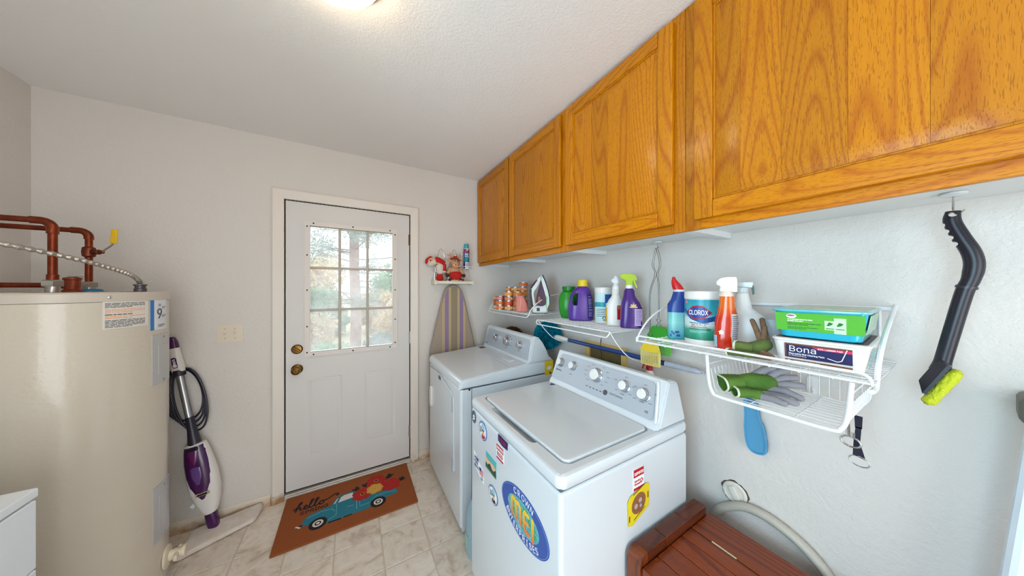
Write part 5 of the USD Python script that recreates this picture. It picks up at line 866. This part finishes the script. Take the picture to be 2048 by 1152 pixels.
obj('grip', tube([L(.84+.16*i/40) for i in range(41)], [.0135+.0012*(i % 3 == 0) if i < 36 else .0135-.0012*(i-35) for i in range(41)], 16), M('grip_grey', (176, 180, 194), .5), du, smooth=60)
obj('pole_end', tube(spline([L(.985), L(1.0)+np.array((0, 0, .004)), L(1.014)], 4), .006, 8), M('grip_grey', (176, 180, 194)), du)
# scrub brush
sb = thing('scrub_brush', 'black bent-handled scrub brush with a yellow-green pad hanging below the nearest cabinet', 'brush', (1.252, 0, 0))
hp_ = spline([(0, .0305, 1.650), (0, .0315, 1.625), (0, .020, 1.585), (0, .0085, 1.550), (0, .0045, 1.520), (0, .0085, 1.485), (0, .0165, 1.455), (0, .032, 1.36), (0, .043, 1.29), (0, .0475, 1.262)], 6)
hdl = tube(hp_, np.interp(np.linspace(0, 1, len(hp_)), [0, .08, .25, .5, .55, .9, 1], [.0105, .0125, .0135, .0142, .0130, .0128, .016]), 16); hm = man(hdl) - man(put(trimesh.creation.cylinder(radius=.0062, height=.1), frame((0, .0305, 1.642), (0, 1, 0), (0, 0, 1))))
for i in range(4): hm = hm - man(put(trimesh.creation.cylinder(radius=.006, height=.1), frame((0, .0445-.0055*i+.002, 1.618-.016*i), (0, 1, 0), (0, 0, 1))))
obj('handle', hm, BLACK, sb); obj('joint_ring', tube([hp_[34], hp_[35]], .0150, 16), M('ring_black', (46, 44, 58), .3), sb)
HB = frame((0, .0475, 1.252), (1, 0, 0), (0, -.40, .916)); obj('head', put(hull([(a, b, c) for a, b, c in ((-.034, -.052, -.002), (.034, -.052, -.002), (.034, .03, -.002), (-.034, .03, -.002), (-.018, -.030, -.018), (.018, -.030, -.018), (.014, .038, -.018), (-.014, .038, -.018), (-.034, -.052, .004), (.034, -.052, .004), (.034, .03, .004), (-.034, .03, .004))]), HB), BLACK, sb)
pdm = tm(man(rbox(-.030, .030, -.076, .022, .004, .025, .008)).refine_to_length(.005)); pdm.vertices += (meshkit.noise(pdm.vertices*240)[:, None]-.5)*.004; obj('scrub_pad', put(pdm, HB), M('pad_lime', (196, 204, 44), .95, bump=(300, .003)), sb, label='yellow-green scrub pad', smooth=60)
# hanging below the basket
bl = thing('plastic_scoop', 'translucent blue plastic paddle hanging on the wall below the basket', 'scoop', (0, 0, 0))
pdl = blade([(.020, .0), (.024, -.03), (.024, -.07), (.030, -.085), (.034, -.11), (.034, -.16), (.026, -.192), (.010, -.202), (-.012, -.202), (-.028, -.190), (-.034, -.16), (-.032, -.11), (-.026, -.07), (-.022, -.03), (-.018, 0)], 4)
obj('paddle', put(cat_m([ext(pdl, .006), ext(pdl.difference(pdl.buffer(-.005)), .010)]), frame((WX1-.024, .452, 1.028), (-.06, -1, .12), (0, .12, 1))), M('paddle_blue', (92, 172, 216), .3, transmission_weight=.25), bl); obj('handle', put(rbox(-.012, .012, -.01, .06, .0, .008, .004), frame((WX1-.024, .452, 1.028), (-.06, -1, .12), (0, .12, 1))), M('handle_blue', (36, 100, 190), .35), bl)
obj('hang_peg', put(lathe([(.006, -.026), (.006, .012), (.008, .013), (.008, .016)], 12), FR((WX1-.024, .459, 1.078))), M('handle_blue', (36, 100, 190)), bl)
ah = thing('adhesive_hook', 'white plastic adhesive hook on the wall behind the basket', 'hook', (WX1, .288, 1.13)); obj('plate', put(ext(rrect(.030, .062, .012), .005), FR((0, 0, 0))), WPLAST, ah); obj('hook', put(tube(spline([(0, -.005, .004), (0, -.022, .006), (0, -.030, .014), (0, -.020, .020)], 5), .0045, 8), FR((0, 0, 0))), WPLAST, ah)
kr = thing('key_rings', 'black strap with metal rings and a clip hanging from the basket corner', 'key rings', (0, 0, 0)); kx, ky = 1.185, .168
def ring(c, r, t, tilt, name='ring'): a = np.linspace(0, 2*np.pi, 28, endpoint=False); return obj(name, tube(np.stack([c[0]+r*np.cos(a)*math.sin(tilt), c[1]+r*np.cos(a)*math.cos(tilt), c[2]+r*.72*np.sin(a)], 1), t, 8, closed=True), CHROME, kr)
obj('strap', tm(hull([(kx+a, ky-.004+b, z) for a in (-.001, .001) for b, z in ((-.007, 1.118), (.007, 1.118), (-.006, 1.085), (.006, 1.085))])), M('strap_black', (16, 16, 40), .7), kr)
obj('clip', cat_m([tube(spline([(kx-.012, ky+.014, 1.108), (kx-.012, ky+.017, 1.098), (kx-.012, ky+.013, 1.090), (kx-.012, ky+.013, 1.062)], 5), .0042, 8), tube([(kx-.012, ky+.004, 1.072), (kx-.012, ky+.004, 1.058)], .004, 8), rod((kx-.012, ky+.014, 1.108), (kx-.012, ky+.012, 1.118), .002)]), CHROME, kr)
ring((kx-.010, ky+.008, 1.046), .019, .0026, .25, 'metal_ring'); obj('strap_tab', tm(hull([(kx+a, ky+b, z) for a in (-.001, .001) for b, z in ((-.005, 1.052), (.004, 1.052), (-.016, 1.004), (.006, 1.010))])), _mats['strap_black'], kr); obj('strap_middle', tm(hull([(kx+a, ky+b, z) for a in (-.001, .001) for b, z in ((-.009, 1.088), (.001, 1.088), (-.007, 1.050), (.004, 1.050))])), _mats['strap_black'], kr); ring((kx, ky-.005, .996), .0185, .0016, .2, 'split_ring')

# ------------------------------------------------------------------ on the right wall behind the machines
ob2 = thing('outlet_box', 'cream washer supply box recessed in the wall behind the washing machine', 'outlet box', (WX1, 1.185, .995)); OM = M('cream_frame', (236, 202, 120), .5)
obj('frame', put(ext(rrect(.32, .235, .008).difference(rrect(.25, .165, .006)), .014), FR((0, 0, 0))), OM, ob2); obj('recess', put(ext(rrect(.25, .165, .006), .003), FR((0, 0, 0))), M('recess_dark', (110, 96, 60), .7), ob2); obj('hose_valve', put(rbox(.02, .10, -.03, .02, .003, .02, .004), FR((0, 0, 0))), M('valve_green', (44, 92, 34), .5), ob2, label='green valve block'); obj('wire', put(tube(spline([(-.03, .15, .006), (-.028, .10, .016), (-.022, .05, .012), (-.02, -.06, .010)], 5), .002, 6), FR((0, 0, 0))), BLACK, ob2)
sb2 = thing('spray_bottle', 'spray bottle with a red trigger hanging behind the washing machine console', 'spray bottle', (1.338, .866, .872), faceang(1.3, .838))
s_ = [(0, 0, 0, .032, .026, 2.6), (.004, 0, 0, .036, .030, 2.6), (.10, 0, 0, .036, .030, 2.5), (.13, 0, 0, .030, .027, 2.3), (.155, 0, 0, .018, .018, 2), (.166, 0, 0, .016, .016, 2)]
obj('bottle', loft(s_), WPLAST, sb2); obj('green_label', patch(s_, .03, .15, -175, -105, .001), M('label_lime', (130, 200, 80), .4), sb2); trig_at(sb2, 0, .186, 1.0, RED, 1, RED)
yt = thing('tag_card', 'yellow card stuck on the dryer side, near the back', 'card', (1.198, DY0-.0015, .905)); obj('card', put(ext(rrect(.072, .100, .004), .001), FB((0, 0, 0))), M('card_yellow', (232, 196, 28), .5), yt); obj('card_print', put(ext(blade([(-.02, .0), (.0, .012), (.022, .004), (.012, -.014), (-.012, -.012)], 4), .0004), FB((0, -.001, 0))), WPRINT, yt); obj('card_mark', put(ext(Point(.012, -.038).buffer(.007), .0004), FB((0, -.001, 0))), BLACKP, yt)
bj = thing('detergent_jug', 'pale blue plastic jug standing on the floor between washer and dryer', 'jug', (.640, 1.418, .001), -90)
obj('jug', loft([(0, 0, 0, .056, .086, 3.2), (.008, 0, 0, .064, .094, 3.2), (.10, 0, 0, .065, .095, 3), (.16, 0, 0, .060, .090, 2.8), (.20, 0, 0, .064, .092, 2.8), (.25, 0, .006, .060, .080, 2.6), (.285, 0, .02, .042, .050, 2.3), (.297, 0, .024, .028, .030, 2)]), M('jug_pale_blue', (166, 194, 208), .3, transmission_weight=.15), bj); obj('cap', xf(lathe([(.024, .296), (.026, .298), (.026, .322), (.022, .325)], 24), (0, .024, 0)), M('cap_blue', (60, 120, 170), .4), bj); obj('label', patch([(0, 0, 0, .064, .094, 3.2), (.12, 0, 0, .0655, .0955, 3)], .03, .11, -165, -80, .001), M('jug_label', (150, 200, 190), .5), bj)
hs_ = thing('drain_hose', 'pale grey drain hose arching along the right wall behind the bench', 'hose', (0, 0, 0)); obj('hose', tube(spline([(1.345, .640, .30), (1.350, .600, .44), (1.352, .560, .520), (1.353, .520, .560), (1.353, .475, .590), (1.353, .430, .600), (1.353, .385, .597), (1.353, .330, .580), (1.353, .285, .552), (1.353, .250, .515), (1.353, .215, .440), (1.353, .200, .33), (1.353, .195, .15), (1.350, .195, .015)], 8), .0165, 14), M('hose_grey', (184, 178, 166), .4), hs_)
dc2 = thing('wall_drain', 'round white drain plug in a rough hole in the wall above the hose', 'drain', (WX1, .512, .614)); obj('hole_edge', put(ext(Polygon([(.047*(1+.05*math.sin(5*a)+.03*math.sin(11*a+1))*math.cos(a), .047*(1+.05*math.sin(7*a+2)+.03*math.sin(13*a))*math.sin(a)) for a in np.linspace(0, 2*np.pi, 48)]), .0012), FR((0, 0, 0))), M('hole_dark', (86, 74, 64), .9), dc2); obj('plug', put(lathe([(.042, .0), (.043, .004), (.040, .008), (.034, .009), (.032, .006), (.004, .006)], 32), FR((0, 0, 0))), M('plug_white', (222, 216, 204), .4), dc2); obj('plug_bar', put(rbox(-.012, .012, -.026, .026, .006, .013, .003), FR((0, 0, 0)) @ trimesh.transformations.rotation_matrix(.5, (0, 0, 1))), M('plug_white', (222, 216, 204)), dc2)
br = thing('shaggy_brush', 'brown shaggy brush head poking up behind the dryer console', 'brush', (1.300, 2.20, 0)); obj('handle', tube([(0, 0, .001), (0, 0, .98)], .012, 12), M('brush_handle', (140, 96, 60), .5), br); obj('head_core', sph(.055, (0, 0, 1.035), (1, 1.5, 1)), M('brush_core', (84, 52, 34), .9), br, kind='stuff')
n = 2600; d = rs.normal(size=(n, 3)); d /= np.linalg.norm(d, axis=1, keepdims=True); q = np.cross(d, rs.normal(size=(n, 3))); q /= np.linalg.norm(q, axis=1, keepdims=True); S3_ = np.array([.9, 1.7, .95]); c_ = np.array((0, 0, 1.035)); p0 = c_+d*.045*S3_; tip = c_+d*rs.uniform(.066, .078, (n, 1))*S3_+q*.012; sd = np.cross(d, q)*.003
V = np.stack([p0-sd, p0+sd, tip+sd*.6, tip-sd*.6], 1).reshape(-1, 3); k = np.arange(n)*4; obj('bristles', trimesh.Trimesh(V, np.vstack([np.stack([k, k+1, k+2], 1), np.stack([k, k+2, k+3], 1)]), process=False), foliage('brush_bristle', (130, 86, 56), (176, 126, 88)), br, kind='stuff', smooth=False)

# ------------------------------------------------------------------ wall shelf, toys and ironing board on the back wall
wsf = thing('wall_shelf', 'small white wire and wood shelf on the back wall above the ironing board', 'shelf', (.782, WY1, 1.512))
obj('ledge', rbox(-.178, .168, -.115, -.0005, -.012, .014, .004), M('ledge_white', (226, 220, 200), .5), wsf)
for x in (-.172, .162): obj('end_block', rbox(x-.012, x+.012, -.118, -.0005, -.016, .018, .003), _mats['ledge_white'], wsf)
for x in (-.10, .02, .118): obj('wire_holder', tube(spline([(x-.055, -.006, .014), (x-.048, -.008, .12), (x-.035, -.010, .22), (x, -.012, .30), (x+.035, -.010, .22), (x+.048, -.008, .12), (x+.055, -.006, .014)], 6), .0016, 6), CHROME, wsf)
for x0, x1, z, f in ((-.185, -.075, .165, -.085), (-.165, -.075, .093, -.085), (.085, .178, .146, -.080)): obj('holder_ring', tube(spline([(x0, -.004, z), (x0, f*.8, z), (x0+.012, f, z), (x1-.012, f, z), (x1, f*.8, z), (x1, -.004, z)], 4), .0028, 6), WIRE, wsf)
t1 = thing('plush_toy', 'red and white plush doll leaning left, on the left end of the small wall shelf', 'plush toy', (.660, 2.362, 1.512)); PR = M('plush_red', (192, 34, 28), .95, bump=(260, .003)); PW = M('plush_cream', (220, 208, 192), .95, bump=(260, .003)); PSK = M('plush_skin', (222, 186, 158), .95)
obj('torso', flesh([((V3(.015, 0, .12), .036), (V3(.010, 0, .165), .040)), ((V3(.010, 0, .165), .040), (V3(-.025, -.005, .19), .032))], .006), PR, t1); obj('robe', flesh([((V3(.0, -.012, .10), .034), (V3(-.004, -.014, .135), .036))], .006), PW, t1)
h_ = obj('head', flesh([((V3(-.075, -.008, .182), .030), (V3(-.060, -.006, .186), .030))], .005), PSK, t1); obj('beard', flesh([((V3(-.085, -.016, .160), .024), (V3(-.055, -.018, .172), .024))], .005), PW, h_); obj('hat', flesh([((V3(-.080, 0, .205), .020), (V3(-.105, .0, .190), .016)), ((V3(-.105, .0, .190), .016), (V3(-.115, 0, .168), .010))], .005), PR, h_); obj('nose', sph(.006, (-.088, -.040, .184)), PR, h_)
for e_ in ((-.096, -.036, .194), (-.076, -.039, .196)): obj('eye', sph(.003, e_, sub=1), BLACKP, h_)
obj('leg', flesh([((V3(.0, -.005, .09), .022), (V3(-.002, -.008, .050), .026))], .006), PR, t1); obj('boot', flesh([((V3(-.012, -.012, .040), .024), (V3(.008, -.010, .036), .022))], .006), PR, t1); obj('sleeve', flesh([((V3(.030, -.022, .15), .020), (V3(.028, -.030, .11), .019))], .006), PR, t1); obj('cuff', sph(.021, (.026, -.032, .092), (1, 1, .5)), PW, t1)
t2 = thing('plush_toy', 'tan plush reindeer with a red belly sitting on the small wall shelf', 'plush toy', (.792, 2.352, 1.526)); PT = M('plush_tan', (196, 158, 122), .95, bump=(260, .003)); PB = M('plush_brown', (70, 38, 34), .9)
obj('body', flesh([((V3(0, 0, .045), .058), (V3(0, .005, .09), .048))], .007), PT, t2); obj('belly', sph(.052, (.0, -.022, .048), (1.06, .75, .86), 3), PR, t2, label='red belly'); obj('belly_trim', tube(spline([(-.05, -.044, .006), (0, -.062, .002), (.05, -.044, .006)], 6), .003, 6), PW, t2)
h_ = obj('head', flesh([((V3(-.004, -.012, .165), .036), (V3(-.004, -.022, .150), .034))], .006), PT, t2); obj('muzzle', sph(.027, (-.006, -.048, .135), (1.25, .8, .8)), M('plush_peach', (222, 156, 118), .9), h_)
for x in (-.016, .006): obj('nostril', sph(.0045, (x, -.070, .138), sub=1), PB, h_)
for x in (-.016, .010): obj('eye', sph(.0042, (x, -.049, .176), sub=1), BLACKP, h_)
obj('hat', cat_m([xf(lathe([(.048, 0), (.050, .004), (.036, .010), (.022, .022), (.012, .036), (.004, .042)], 20), (-.002, -.012, .186), ry=6)]), M('hat_rust', (190, 66, 40), .9), h_); obj('hat_band', xf(lathe([(.040, .004), (.041, .008), (.032, .014)], 20), (-.002, -.012, .187), ry=6), PB, h_); obj('hat_pompom', sph(.012, (0, -.012, .226)), PW, h_)
for s in (-1, 1): obj('ear', flesh([((V3(s*.034, -.008, .176), .010), (V3(s*.062, -.006, .192), .008))], .004), M('plush_peach', (222, 156, 118)), h_); obj('antler', flesh([((V3(s*.020, -.004, .20), .006), (V3(s*.046, -.002, .222), .005)), ((V3(s*.046, -.002, .222), .005), (V3(s*.044, 0, .246), .005)), ((V3(s*.046, -.002, .222), .005), (V3(s*.070, 0, .232), .004))], .003, 3), M('plush_antler', (206, 150, 110), .9), h_)
for s in (-1, 1): a_m = obj('arm', flesh([((V3(s*.046, -.006, .105), .018), (V3(s*.068, -.018, .072), .015))], .005), PT, t2); obj('hoof', sph(.0165, (s*.074, -.022, .050), (1, 1, 1.05)), PB, a_m)
for s in (-1, 1): obj('foot', flesh([((V3(s*.048, -.028, .012), .012), (V3(s*.062, -.038, .010), .010))], .005), PB, t2)
sc = thing('spray_can', 'blue aerosol starch can at the right end of the wall shelf', 'spray can', (.910, 2.376, 1.638))
obj('can', lathe([(.024, 0), (.0255, .003), (.0255, .178), (.023, .186), (.019, .190)], 30), WPLAST, sc); SB = M('can_blue', (16, 98, 150), .3); cs2 = [(0, 0, 0, .0255, .0255, 2), (.3, 0, 0, .0255, .0255, 2)]
obj('label', patch(cs2, .062, .182, -270, 90, .0005, 34), SB, sc); obj('label_side', patch(cs2, .006, .062, -40, 220, .0005, 24), NAVY, sc); obj('label_band', patch(cs2, .150, .170, -270, 90, .0010, 34), M('can_magenta', (186, 30, 84), .35), sc); obj('label_flash', patch(cs2, .168, .182, -110, -72, .0013, 8), M('can_yellow', (240, 214, 40), .4), sc); obj('label_base', patch(cs2, .07, .10, -270, 90, .0009, 34), M('can_teal', (20, 132, 150), .3), sc)
obj('lettering', wrap(cat_m([text('Magic', .0160, .0005, True, 0, .128, .036), text('Sizing', .0160, .0005, True, 0, .108, .038)]), .0266, math.radians(-14)), WPRINT, sc); obj('label_print', wrap(ext(lines_block(.03, .045, 6, 77, .5), .0004), .0257, math.radians(-40)).apply_translation((0, 0, .01)), GREYP, sc)
obj('cap', lathe([(.0205, .187), (.021, .189), (.021, .226), (.018, .230)], 28), M('can_cap', (40, 164, 182), .35), sc)
ib = thing('ironing_board', 'striped ironing board standing against the back wall behind the dryer', 'ironing board', (.785, 2.374, 0))
def bw(z): return float(np.interp(z, [.02, .30, .90, 1.0, 1.1, 1.2, 1.3, 1.39, 1.44, 1.468, 1.48, 1.484], [.195, .205, .200, .180, .158, .135, .111, .088, .070, .046, .022, .006]))
zs_ = np.concatenate([np.linspace(.02, 1.3, 24), np.linspace(1.32, 1.484, 18)]); poly = Polygon([(-bw(z), z) for z in zs_]+[(bw(z), z) for z in zs_[::-1]])
obj('board', ext(poly, .022, frame((0, .014, 0), (1, 0, 0), (0, 0, 1))), M('board_cover', (166, 150, 134), .9, bump=(180, .001)), ib); obj('cover_edge', tube([(x, .003, z) for x, z in np.array(poly.exterior.coords)[:-1]], .0115, 8, closed=True), M('board_edge', (158, 142, 130), .9), ib)
ST = [(-.082, -.046, 'stripe_lilac', (146, 124, 156)), (.054, .088, 'stripe_lilac', (146, 124, 156)), (-.024, .034, 'stripe_olive', (150, 136, 112))]+[(a, a+.007, 'stripe_cream', (206, 180, 132)) for a in (-.100, -.088, -.042, -.031, .036, .047, .091, .102)]
for a, b, nme, c in ST: pg = poly.buffer(-.006).intersection(sbox(a, .03, b, 1.6)); obj('stripe', ext(pg, .0012 if nme != 'stripe_cream' else .0018, frame((0, -.0078, 0), (1, 0, 0), (0, 0, 1))), M(nme, c, .9), ib)
for s in (-1, 1): obj('leg', tube([(s*.10, .022, .0125), (s*.06, .026, .75)], .011, 10), STEEL, ib)
# step ladder at the right edge
la = thing('step_ladder', 'white metal step ladder folded against the right wall, cut by the right edge', 'step ladder', (0, 0, 0)); LW = M('ladder_white', (214, 224, 232), .35)
for k, (x, dx) in enumerate(((1.278, .0), (1.314, .012), (1.350, .0))):
    obj('rail', tube([(x, .030-.0035, .012), (x, -.066-.0035*k, 1.165)], .0135, 10), LW, la); obj('rail', tube([(x, -.36, .012), (x, -.40, 1.165)], .0135, 10), LW, la)
for z in (.28, .55, .82): y = .030-.096*z/1.165; obj('step', rbox(1.266, 1.33, -.385, y-.004, z-.012, z+.012, .004), LW, la)
obj('top_cap', rbox(1.262, 1.368, -.425, -.0455, 1.165, 1.225, .012), M('cap_grey', (96, 96, 92), .5), la)
for x in (1.278, 1.350):
    for y in (.0265, -.36): obj('foot', rbox(x-.018, x+.018, y-.018, y+.018, .001, .03, .005), BLACK, la)

# ------------------------------------------------------------------ magnets and stickers on the washer
def front(name, lab, cat, y, z): return thing(name, lab, cat, (WXF-.0002, y, z), 0), FR((0, 0, 0))
def lay(par, name, pg, mat, k, F, lab=None): m = ext(pg, .0007, F, .0016+.0006*k) if not isinstance(pg, trimesh.Trimesh) else put(pg.apply_translation((0, 0, .0016+.0006*k)), F); return obj(name, m, mat, par, label=lab)
def magbase(par, pg, mat, F): return obj('magnet', ext(pg, .0016, F), mat, par)
t, F = front('badge', 'small dark grey oval brand badge high on the washer front, near the dryer', 'badge', 1.262, .828); magbase(t, ell(.026, .030), M('badge_slate', (84, 90, 104), .35), F); lay(t, 'emblem', unary_union([blade([(-.014, -.004), (.0, .012), (.014, .004), (.0, .0)], 4), blade([(-.014, -.014), (.0, -.002), (.014, -.006), (.0, -.014)], 4)]), WPRINT, 0, F)
BLU = M('magnet_blue', (38, 84, 164), .35); SKN = M('magnet_skin', (232, 190, 158), .5); SKY = M('magnet_sky', (150, 200, 220), .5)
def portrait(lab, y, z, r, sx_, hair, c2, px, ring_):
    t, F = front('magnet', lab, 'magnet', y, z); S = lambda pg: affinity.scale(pg, sx_, 1, origin=(0, 0))
    magbase(t, S(Point(0, 0).buffer(r)), ring_, F); lay(t, 'ring', S(Point(0, 0).buffer(r*.90).difference(Point(0, 0).buffer(r*.86))), WPRINT, 0, F); f = lay(t, 'field', S(Point(0, 0).buffer(r*.80)), WPRINT, 0, F)
    inn = S(Point(0, 0).buffer(r*.79)); k = r*.8
    lay(t, 'sky', inn.intersection(ell(k*.5, k*.5, px*k, k*.5)), SKY, 1, F); lay(t, 'body', inn.intersection(ell(k*.55, k*.4, (px+.05)*k, -k*.72)), c2, 1, F); hd_ = lay(t, 'head', inn.intersection(ell(k*.32, k*.46, px*k, -k*.12)), SKN, 2, F); lay(t, 'sunglasses', sbox(px*k-.27*k, .06*k, px*k+.27*k, .20*k), hair, 3, F); lay(t, 'mouth', ell(k*.10, k*.04, px*k, -k*.34), hair, 3, F)
    lay(t, 'letters', affinity.translate(lines_block(k*.8, k*.9, 4, 9, .5), -k*.92 if px > 0 else k*.1, -k*.45).intersection(inn), GREYP, 1, F)
portrait('round blue-edged magnet with a face in dark glasses, upper one on the washer front', 1.157, .806, .042, 1.05, BLACKP, RED, .25, BLU); portrait('round blue-edged magnet with a yellow figure, lower one beside the large oval magnet', 1.050, .580, .036, 1.22, BLACKP, BLACKP, .25, M('magnet_blue2', (60, 96, 150), .35))
t, F = front('magnet', 'dark navy strip magnet with red lettering near the top of the washer front', 'magnet', .965, .846); ang = trimesh.transformations.rotation_matrix(-.02, (0, 0, 1)); magbase(t, Polygon([(-.038, .017), (.040, .014), (.040, -.013), (.0, -.016), (-.038, -.010)]), M('magnet_navy', (36, 32, 92), .35), F); lay(t, 'letters', text('VOTER', .013, .0007, True, 0, -.006, .06), M('print_wine', (150, 40, 70), .4), 0, F)
def supporter(t, F, w=.062, h=.062):
    magbase(t, rrect(w, h, .003), WPRINT, F); r_ = lay(t, 'red_band', sbox(-w*.47, h*.12, w*.47, h*.47), RED, 0, F); lay(t, 'lettering', text('SUPPORTER', .010, .0006, True, 0, h*.21, w*.84), WPRINT, 1, F); lay(t, 'small_print', cat_m([text('Special', .0065, .0006, True).apply_translation((-w*.42, -h*.10, 0)), text('Olympics', .0065, .0006, True).apply_translation((-w*.42, -h*.24, 0))]), RED, 0, F); lay(t, 'emblem', unary_union([Point(w*.26+.006*math.cos(a), -h*.12+.006*math.sin(a)).buffer(.003) for a in np.linspace(.3, 5.9, 6)]).difference(Point(w*.26, -h*.12).buffer(.004)), M('emblem_pink', (200, 90, 100), .4), 0, F); lay(t, 'red_strip', sbox(-w*.47, -h*.47, w*.47, -h*.36), RED, 0, F)
t, F = front('magnet', 'white and red SUPPORTER magnet on the washer front, below the navy strip', 'magnet', .986, .790); supporter(t, F)
t = thing('magnet', 'white and red SUPPORTER magnet on the washer side, above the yellow one', 'magnet', (.883, WYN-.0002, .786)); supporter(t, FB((0, 0, 0)), .060, .078)
t = thing('magnet', 'yellow magnet with an oval photo, askew on the washer side', 'magnet', (.880, WYN-.0024, .702)); F = FB((0, 0, 0)); yp = Polygon([(-.050, .022), (.055, .062), (.060, -.028), (-.030, -.060), (-.056, -.052), (-.056, .010)]); yp = Polygon([(-.056, .020), (-.044, .034), (.044, .052), (.060, .044), (.056, -.030), (-.034, -.064), (-.052, -.060)]).buffer(.003)
magbase(t, yp, M('magnet_yellow', (226, 204, 36), .4), F); OV = affinity.rotate(ell(.040, .034), 24); lay(t, 'oval_photo', OV, M('photo_dark', (92, 48, 40), .5, var=(110, 1.0, (176, 120, 70))), 0, F); lay(t, 'photo_figures', unary_union([Point(-.016, -.006).buffer(.009), Point(.008, .008).buffer(.009), Point(.010, -.012).buffer(.006)]), M('photo_pale', (206, 200, 204), .5, var=(140, .8, (120, 110, 120))), 1, F); lay(t, 'print', unary_union([LineString([(-.030, .038), (.034, .056)]).buffer(.0016), LineString([(-.026, -.050), (.034, -.026)]).buffer(.0016), sbox(-.054, -.048, -.048, -.028), sbox(.050, .0, .056, .022)]), M('print_brown', (130, 92, 30), .5), 0, F)
t, F = front('magnet', 'teal sunset picture magnet with dark treetops on the washer front', 'magnet', 1.071, .698); sp_ = sbox(-.050, -.034, .050, .034); magbase(t, sp_, M('picture_teal', (84, 178, 182), .4), F); lay(t, 'glow', Polygon([(-.05, -.012), (.05, -.012), (.05, .004), (.02, .010), (-.02, .006), (-.05, .012)]), M('picture_peach', (232, 186, 140), .5), 0, F); lay(t, 'treetops', Polygon([(-.05, -.034)]+[(x, -.012+.009*math.sin(37*i)+.004*(i % 2)) for i, x in enumerate(np.linspace(-.05, .05, 17))]+[(.05, -.034)]), M('picture_dark', (52, 66, 66), .5), 1, F); lay(t, 'grass', sbox(-.05, -.034, .05, -.026), M('picture_green', (70, 120, 76), .5), 2, F)
t, F = front('magnet', 'white slogan magnet with a small flag on the left of the washer front', 'magnet', 1.203, .612); magbase(t, Polygon([(-.058, .052), (-.02, .030), (.052, .012), (.056, -.048), (.02, -.040), (-.03, -.020), (-.056, .0)]), WPRINT, F); lay(t, 'lettering', cat_m([text('HOME', .014, .0006, True, None, 0, .05).apply_translation((-.052, .022, 0)), text('FREE', .013, .0006, True, None, 0, .044).apply_translation((-.052, .004, 0)), text('BRAVE', .012, .0006, True, None, 0, .052).apply_translation((-.050, -.014, 0))]), NAVY, 0, F); fg_ = lay(t, 'flag', sbox(.012, -.022, .054, .010), M('flag_pink', (214, 150, 156), .5), 0, F); lay(t, 'flag_canton', sbox(.012, -.004, .030, .010), NAVY, 1, F); lay(t, 'small_print', affinity.translate(lines_block(.026, .014, 3, 3), .026, -.042), GREYP, 0, F)
t, F = front('magnet', 'large oval blue magnet with a globe and orange capital letters on the washer front', 'magnet', .817, .654); EA, EB = .153, .086
magbase(t, ell(EA, EB, 0, 0, 32), M('oval_blue', (40, 80, 162), .35), F); lay(t, 'edge_line', ell(EA*.975, EB*.955, 0, 0, 32).difference(ell(EA*.965, EB*.94, 0, 0, 32)), M('oval_pale', (120, 150, 200), .4), 0, F)
GLB = M('globe_green', (40, 150, 160), .4, var=(26, .55, (120, 190, 196))); gl = ell(EA*.66, EB*.62, 0, 0, 28); lay(t, 'globe', gl, GLB, 0, F); lay(t, 'globe_land', unary_union([affinity.translate(affinity.rotate(ell(.022, .012), 30*q), .068*math.cos(q*1.3), .030*math.sin(q*1.9)) for q in range(7)]).intersection(gl), M('globe_land', (44, 158, 110), .4), 1, F); lay(t, 'globe_lines', unary_union([ell(EA*.66*k, EB*.62, 0, 0).boundary.buffer(.0007) for k in (.33, .66)]+[LineString([(-.1, y), (.1, y)]).buffer(.0007).intersection(gl) for y in (-.03, 0, .03)]).intersection(gl), M('globe_line', (150, 206, 206), .5), 2, F)
OT = usdkit.material(stage, '/World/Looks/orange_letters', {'g': ('texture_coordinate', {}), 's': ('separate_xyz', {}), 'r': ('map_range', dict(from_min=-.03, from_max=.03)), 'c': ('rgb_ramp', {'ramp': [(0, lin((226, 120, 60))), (1, lin((240, 196, 60)))]}), 'p': ('principled_bsdf', dict(roughness=.4))}, [('g.object', 's.vector'), ('s.z', 'r.value'), ('r.result', 'c.fac'), ('c.color', 'p.base_color')], surface='p.BSDF')
lt = unary_union([LineString([(-.068, -.026), (-.068, .018), (-.060, .026), (-.050, .026), (-.042, .018), (-.042, -.026)]).buffer(.0062), LineString([(-.042, .018), (-.034, .026), (-.024, .026), (-.016, .018), (-.016, -.026)]).buffer(.0062), LineString([(.030, .024), (.012, .024), (.006, .016), (.006, -.018), (.012, -.026), (.030, -.026)]).buffer(.0062), LineString([(.006, -.001), (.028, -.001)]).buffer(.0055), LineString([(.054, .026), (.054, -.028)]).buffer(.0072)])
lt = affinity.translate(affinity.scale(lt, 1.12, 1.22, origin=(0, 0)), .006, 0); lay(t, 'oval_letters', lt, OT, 3, F)
def arc_text(s, a, b, h, t0, t1, up):
    out = []
    for i, ch in enumerate(s):
        q = t0+(t1-t0)*i/(len(s)-1); x, y = a*math.cos(q), b*math.sin(q); tx, ty = -a*math.sin(q), b*math.cos(q)
        if up: tx, ty = -tx, -ty
        m = text(ch, h, .0007, False, 0, -h/2); out.append(put(m, frame((x, y, 0), (tx, ty, 0), (-ty, tx, 0))))
    return cat_m(out)
lay(t, 'lettering_top', arc_text('CROWN', EA*.80, EB*.80, .021, math.radians(114), math.radians(62), True), WPRINT, 0, F); lay(t, 'lettering_bottom', arc_text('ENTERPRISES', EA*.82, EB*.80, .020, math.radians(-146), math.radians(-46), False), WPRINT, 0, F)
